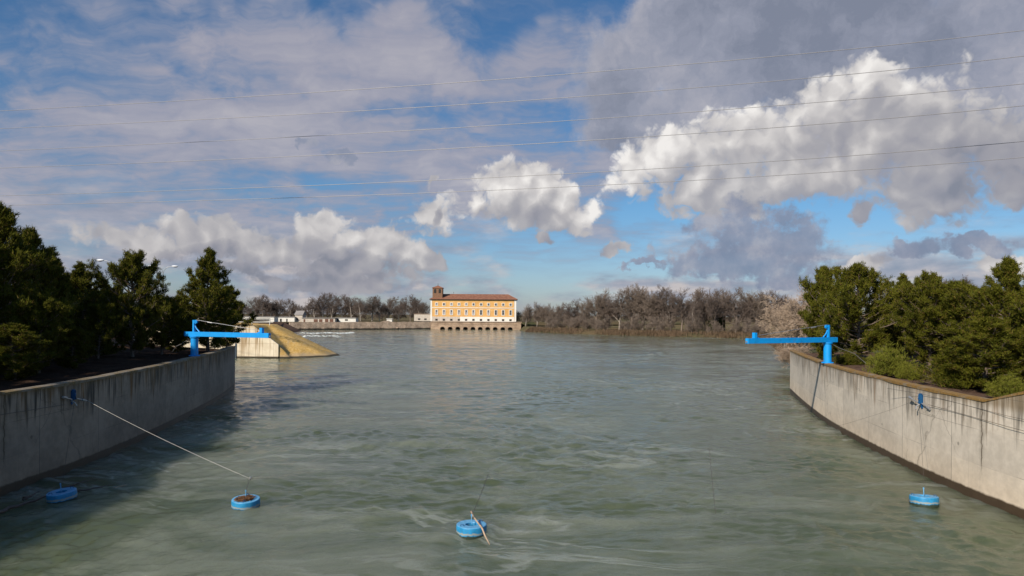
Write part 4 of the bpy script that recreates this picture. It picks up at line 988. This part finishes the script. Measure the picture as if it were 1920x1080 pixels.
def mesh_np(me):
    v = np.empty(len(me.vertices)*3, np.float32); me.vertices.foreach_get('co', v)
    f = np.empty(len(me.polygons)*4, np.int32); me.loops.foreach_get('vertex_index', f); return v.reshape(-1, 3), f.reshape(-1, 4)
mv = [mesh_np(BT[k].crown) for k in (3, 5)]
for i in range(80):
    p, a = along(rndw.random()); nrm = Vector((-a.y, a.x)); nrm = nrm if nrm.y > 0 or nrm.x > .5 else -nrm
    o = rndw.uniform(5, 17); h = rndw.uniform(3.5, 7.5); an = rndw.uniform(0, 6.28); ca, sa = math.cos(an), math.sin(an); q, f = mv[i % 2]
    q = q*np.array([h*1.3, h*1.3, h]); q = np.stack([q[:, 0]*ca-q[:, 1]*sa+p.x+nrm.x*o, q[:, 0]*sa+q[:, 1]*ca+p.y+nrm.y*o, q[:, 2]*1.15+.2], 1)
    Vs.append(q); Fs.append(f+off_); off_ += len(q)
tag(arr_obj('undergrowth', np.concatenate(Vs), np.concatenate(Fs), M['twig']), 'brown leafless brush under the trees of the right bank', 'undergrowth', kind='stuff')

# tuft foliage -------------------------------------------------
def tuft_mesh(name, centres, dirs, rg, nb, ln, wd, open_, m):
    n = len(centres); C = np.repeat(np.array(centres), nb, 0); D_ = np.repeat(np.array(dirs), nb, 0)
    rdir = rg.normal(0, 1, C.shape); rdir /= np.linalg.norm(rdir, axis=1, keepdims=True)
    d = D_+rdir*open_; d /= np.linalg.norm(d, axis=1, keepdims=True)
    L = (ln*rg.uniform(.6, 1.2, len(C)))[:, None]
    s_ = np.cross(d, rg.normal(0, 1, C.shape)); s_ /= np.linalg.norm(s_, axis=1, keepdims=True)
    st = C+rg.normal(0, 1, C.shape)*ln*.28
    V = np.stack([st-s_*wd, st+s_*wd, st+d*L], 1).reshape(-1, 3)
    me = mesh_arr(name, V, np.arange(len(V)).reshape(-1, 3)); me.materials.append(m); return me
def make_pine(seed, H, W, low=.12, lean=0.0, dens=1.0, peak=.42, nb=17, tip=.62):
    """pine of height H and crown width W (metres)"""
    rnd = random.Random(seed); rg = np.random.default_rng(seed); p = Proto(); segs = []; C, Dr = [], []
    trunk = []
    for i in range(11):
        t = i/10; trunk.append(Vector((lean*t*t*H+.10*math.sin(t*5+seed), .10*math.cos(t*4+seed), t*H*.96)))
    for i in range(10): segs.append((trunk[i], trunk[i+1], .17*(1-i/10.5)*H/9+.015, .17*(1-(i+1)/10.5)*H/9+.015))
    nl = int(84*dens*H/8)
    for k in range(nl):
        t = low+(1-low)*((k+rnd.random())/nl)
        env = (t/peak)**.55 if t < peak else ((1-t)/(1-peak))**tip
        env = max(env, .10)
        L = W*.5*env*rnd.uniform(.5, 1.2)*(1.0+.10*math.sin(k*2.399*2+seed)+.15*math.sin(t*17+seed))
        a = k*2.399+rnd.uniform(-.5, .5); i = min(int(t*10), 9); b = trunk[i].lerp(trunk[i+1], t*10-i)
        rise = .02+.75*t*t+rnd.uniform(-.12, .18)
        d = Vector((math.cos(a), math.sin(a), rise)).normalized(); q = b; ns = 4; pts = [b]
        for j in range(ns):
            d = (d+Vector((0, 0, .10+.06*j))+rv(rnd)*.12).normalized(); e = q+d*(L/ns)
            r0 = .045*(1-j/ns)+.012; segs.append((q, e, r0, r0*.75)); q = e; pts.append(e)
        ntw = int(7+L*5.6)
        for m_ in range(ntw):
            f = 1-.72*rnd.random()**1.5; f = min(f, 1)*ns; j = min(int(f), ns-1); o = pts[j].lerp(pts[j+1], f-j)
            td = (d+rv(rnd)*.9+Vector((0, 0, .35))).normalized(); tl = rnd.uniform(.25, .7)*(.5+.4*L/2)
            e = o+td*tl; segs.append((o, e, .014, .007))
            for s_ in (.45, .75, 1.0):
                if rnd.random() < .9:
                    C.append(o+td*tl*s_+rv(rnd)*.08); Dr.append((td*.6+Vector((0, 0, .65))+rv(rnd)*.25).normalized())
    for k in range(24): C.append(trunk[10]+Vector((rnd.gauss(0, .18), rnd.gauss(0, .18), rnd.uniform(-.6, .35)))); Dr.append(Vector((0, 0, 1)))
    V, Fc = tube_arr(segs, 5); p.trunk = mesh_arr('trunk', V, Fc, True); p.trunk.materials.append(M['pinebark'])
    p.crown = tuft_mesh('crown', C, Dr, rg, nb, .25, .022, .9, M['pine']); p.n = len(C); return p
PN = [make_pine(1, 7.4, 7.4, .10, peak=.40), make_pine(2, 9.0, 6.4, .04, .02, peak=.28, tip=.85), make_pine(3, 8.2, 7.6, .05, peak=.45), make_pine(4, 6.6, 5.0, .02, peak=.35), make_pine(5, 9.4, 7.0, .03, -.02, peak=.30, tip=.80)]
PH = [7.4, 9.0, 8.2, 6.6, 9.4]
print('pine tufts', [p.n for p in PN])
def pine(k, px, ytop, d, rz, label, gz=4.1, wid=1.0, group=None):
    g = atd(px, 640, d); g.z = gz; top = atd(px, ytop, d).z; s_ = (top-gz)/PH[k]
    o = place_tree('pine_tree', PN[k], g, s_, rz, label, group, wid); return o
GRr = 'pines behind the right wall'; GRl = 'pines behind the left wall'
pine(0, 1608, 506, 55.5, .4, 'broad rounded pine beside the right crane post', wid=1.0, group=GRr)
pine(3, 1546, 506, 61, 2.4, 'narrow pale-green pine poking up just above the right crane', wid=.8, group=GRr)
pine(1, 1694, 518, 62, 1.1, 'small-topped pine standing back right of the broad rounded pine', wid=.9, group=GRr)
pine(2, 1742, 522, 50, 2.0, 'mid-green pine behind the bare earth patch on the right', wid=1.0, group=GRr)
pine(3, 1797, 534, 47, 3.3, 'lower bushy pine left of the tallest right-hand pine', wid=1.35, group=GRr)
pine(4, 1888, 488, 41, .9, 'tallest dark pine at the right edge above the wall kink', wid=1.05, group=GRr)
pine(2, 1830, 545, 55, 4.2, 'half-hidden pine filling the gap behind the lower bushy pine', wid=1.0, group=GRr)
pine(3, 1850, 600, 36.5, 5.2, 'low spreading young pine just behind the right wall kink', wid=1.8, group=GRr)
pine(1, 1985, 470, 36, 2.9, 'dark pine cut off by the right edge of the frame', wid=1.1, group=GRr)
pine(0, 1660, 575, 70, 5.0, 'shadowy pine deep behind the bright green bush', wid=1.3, group=GRr)
pine(1, 388, 471, 67, .3, 'tall sparse-topped pine beside the left crane', wid=.92, group=GRl)
pine(3, 425, 540, 75, 1.3, 'low pine overhanging the end of the left wall', wid=1.2, group=GRl)
pine(2, 247, 483, 58, 1.0, 'rounded green pine in front of the twin-headed lamps', wid=.92, group=GRl)
pine(1, 152, 496, 64, 2.2, 'olive pine right of the dark pines at the left edge', wid=1.05, group=GRl)
pine(4, 48, 432, 47, 4.0, 'tall black-green pine with a spiky top at the left', wid=.85, group=GRl)
pine(1, 92, 470, 52, 5.1, 'dark slender pine between the spiky pine and the olive pine', wid=.9, group=GRl)
pine(4, -8, 388, 42, 2.6, 'tallest darkest pine cut by the left edge of the frame', wid=.95, group=GRl)
pine(0, 305, 560, 63, 3.0, 'low dark pine left of the left crane post', wid=1.1, group=GRl)
pine(2, 75, 560, 42, 5.7, 'low dark pine close behind the left wall', wid=1.0, group=GRl)
pine(0, 185, 575, 54, 2.5, 'low shaded pine under the olive pine', wid=.95, group=GRl)
pine(2, 110, 520, 78, .8, 'pine standing in the back row behind the dark slender pine', wid=1.2, group=GRl)
pine(0, 205, 545, 80, 1.8, 'pine standing in the back row behind the olive pine', wid=1.3, group=GRl)
pine(4, 340, 560, 84, 2.8, 'pine standing in the back row between the rounded and the sparse-topped pine', wid=1.3, group=GRl)
pine(3, 25, 610, 38, 3.8, 'low black-green young pine at the left edge near the wall', wid=1.7, group=GRl)
pine(3, 135, 615, 46, .5, 'low dark young pine below the dark slender pine', wid=1.6, group=GRl)
pine(3, 330, 600, 66, 1.5, 'low dark young pine behind the left crane post', wid=1.6, group=GRl)
pine(4, 1945, 560, 47, 1.5, 'dark pine filling the right edge behind the kink', wid=1.3, group=GRr)
pine(0, 1720, 560, 66, .5, 'pine in the back row behind the mid-green pine', wid=1.3, group=GRr)
for i, (x, y, h) in enumerate([(-31, 2, 9), (-33, 13, 10), (-35, 24, 11), (-44, 36, 11.5), (-40, 20, 11), (-47, 46, 11.5), (-34, -3, 12), (-52, 30, 13), (-56, 42, 13), (-60, 55, 13), (-66, 66, 13), (-50, 14, 13), (-64, 30, 14), (-46, 0, 13), (-41, 34, 17), (-47.5, 42, 17), (-40, 27, 16), (-53, 50, 17), (-59, 60, 17), (-66, 72, 17)]):
    k = i % 5; place_tree('pine_tree', PN[k], (x, y, 4.1), h/PH[k], i*1.7, 'unseen pine added outside the left edge to shade the left bank', 'added shade pines outside the frame on the left')  # unseen pines, added to block the sun from the left bank and water
# bushes
def make_bush(seed, m, n=800):
    rnd = random.Random(seed); rg = np.random.default_rng(seed); p = Proto(); C, Dr, segs = [], [], []
    for k in range(n):
        a = rnd.uniform(0, 6.28); e = rnd.uniform(.15, 1.5); d = Vector((math.cos(a)*math.cos(e), math.sin(a)*math.cos(e), math.sin(e)))
        r = rnd.uniform(.35, 1.0)*(1+.25*math.sin(3*a+seed)); C.append(d*r); Dr.append((d+Vector((0, 0, .8))).normalized())
        if k % 7 == 0: segs.append((Vector((0, 0, -.05)), d*r*.95, .02, .006))
    V, Fc = tube_arr(segs, 4); p.trunk = mesh_arr('stem', V, Fc, True); p.trunk.materials.append(M['pinebark'])
    p.crown = tuft_mesh('foliage', C, Dr, rg, 16, .15, .010, .9, m); return p
def place_bush(proto, loc, s_, rz, label, wid=1.0):
    o = empty('bush', loc, label, 'bush', None, rz); o.scale = (s_*wid, s_*wid, s_)
    for nm, me in (('stem', proto.trunk), ('foliage', proto.crown)):
        c_ = bpy.data.objects.new(nm, me); COL.objects.link(c_); c_.parent = o
BU = make_bush(3, M['bush']); BP2 = make_bush(4, M['pine']); BI = make_bush(6, M['ivy'], 900)
g = atd(1668, 700, 45); g.z = 4.1; place_bush(BU, g, 1.7, .4, 'bright yellow-green bush behind the right wall beside the broad pine', .85)
g = atd(1702, 712, 43); g.z = 4.1; place_bush(BU, g, .8, 2.4, 'smaller yellow-green bush right of the bright bush')
g = atd(1898, 740, 32); g.z = 4.2; place_bush(BU, g, .95, 1.4, 'dull green bush peeping over the kink of the right wall', 1.1)
g = atd(1800, 735, 38); g.z = 4.1; place_bush(BP2, g, 1.6, 3.4, 'dark green scrub behind the right wall above the blue sheave', 1.2)
g = atd(1592, 690, 55); g.z = 4.1; place_bush(BP2, g, .9, 1.9, 'low dark scrub at the foot of the right crane post', 1.4)
g = atd(190, 660, 58); g.z = 4.3; place_bush(BU, g, 1.0, 2.0, 'yellowish grass tussock lit between the left pines', 1.3)
g = atd(1344, 600, 272); g.z = 1.5; place_bush(BI, g, 8, 0, 'dark ivy-clad evergreen among the bare trees of the right bank', .45)
# pale willows at the bay right of the channel
W1 = make_bare('w', 91, spread=.62, multi=4, droop=.35, rt=.02); W2 = make_bare('w', 92, spread=.55, multi=3, droop=.2, rt=.018)
for p_ in (W1, W2): p_.trunk.materials.append(M['pale_bark']); p_.crown.materials.append(M['pale_twig'])
g = atd(1504, 660, 112); g.z = 1.8; place_tree('willow_tree', W1, g, 12.0, .6, 'pale sunlit leafless willow behind the right wall end', None, 1.1)
g = atd(1470, 655, 128); g.z = 1.5; place_tree('willow_tree', W2, g, 9.0, 2.2, 'smaller pale leafless willow leaning over the bay', None, 1.15)
g = atd(1488, 668, 84); g.z = 1.2; place_tree('willow_tree', W2, g, 3.6, 4.2, 'low pinkish twiggy willow shrub at the end of the right wall', None, 1.6)

# ------------------------------------------------------------------ street lamps behind the left pines
def lamp_proto():
    root = empty('street_lamp', (0, 0, 0), 'x', 'street lamp', 'twin-headed street lamps behind the left pines')
    bm = bmesh.new(); cyl(bm, (0, 0, 0), (0, 0, 11.1), .11, .06, n=10); obj('pole', bm, M['lampmetal'], root)
    for s in (-1, 1):
        bm = bmesh.new(); tube(bm, [(0, 0, 11.0), (s*.12, 0, 11.7), (s*.5, 0, 12.2), (s*1.1, 0, 12.42), (s*1.5, 0, 12.46)], .045, 8); obj('arm', bm, M['lampmetal'], root)
        bm = bmesh.new(); bmesh.ops.create_uvsphere(bm, u_segments=16, v_segments=10, radius=1, matrix=Matrix.Translation((s*1.98, 0, 12.50)) @ Matrix.Diagonal((.58, .24, .17, 1))); o = obj('lamp_head', bm, M['lamphead'], root, True)
        bm = bmesh.new(); bmesh.ops.create_uvsphere(bm, u_segments=12, v_segments=8, radius=1, matrix=Matrix.Translation((s*2.08, 0, 12.40)) @ Matrix.Diagonal((.36, .18, .12, 1))); obj('lens', bm, M['shutter'], o, True)
    return root
LP = lamp_proto()
for i, (px, py, d, rz, lab) in enumerate([(306, 499, 119, .06, 'twin-headed street lamp whose pole shows right of the rounded pine'), (213, 488, 100, -.05, 'twin-headed street lamp rising highest behind the rounded green pine'), (136, 500, 106, .05, 'twin-headed street lamp mostly hidden by the olive pine at left')]):
    o = LP if i == 0 else copy_tree(LP); p = atd(px, py, d); o.location = (p.x, p.y, p.z-12.5); o.rotation_euler = (0, 0, rz); o['label'] = lab
print('script done')
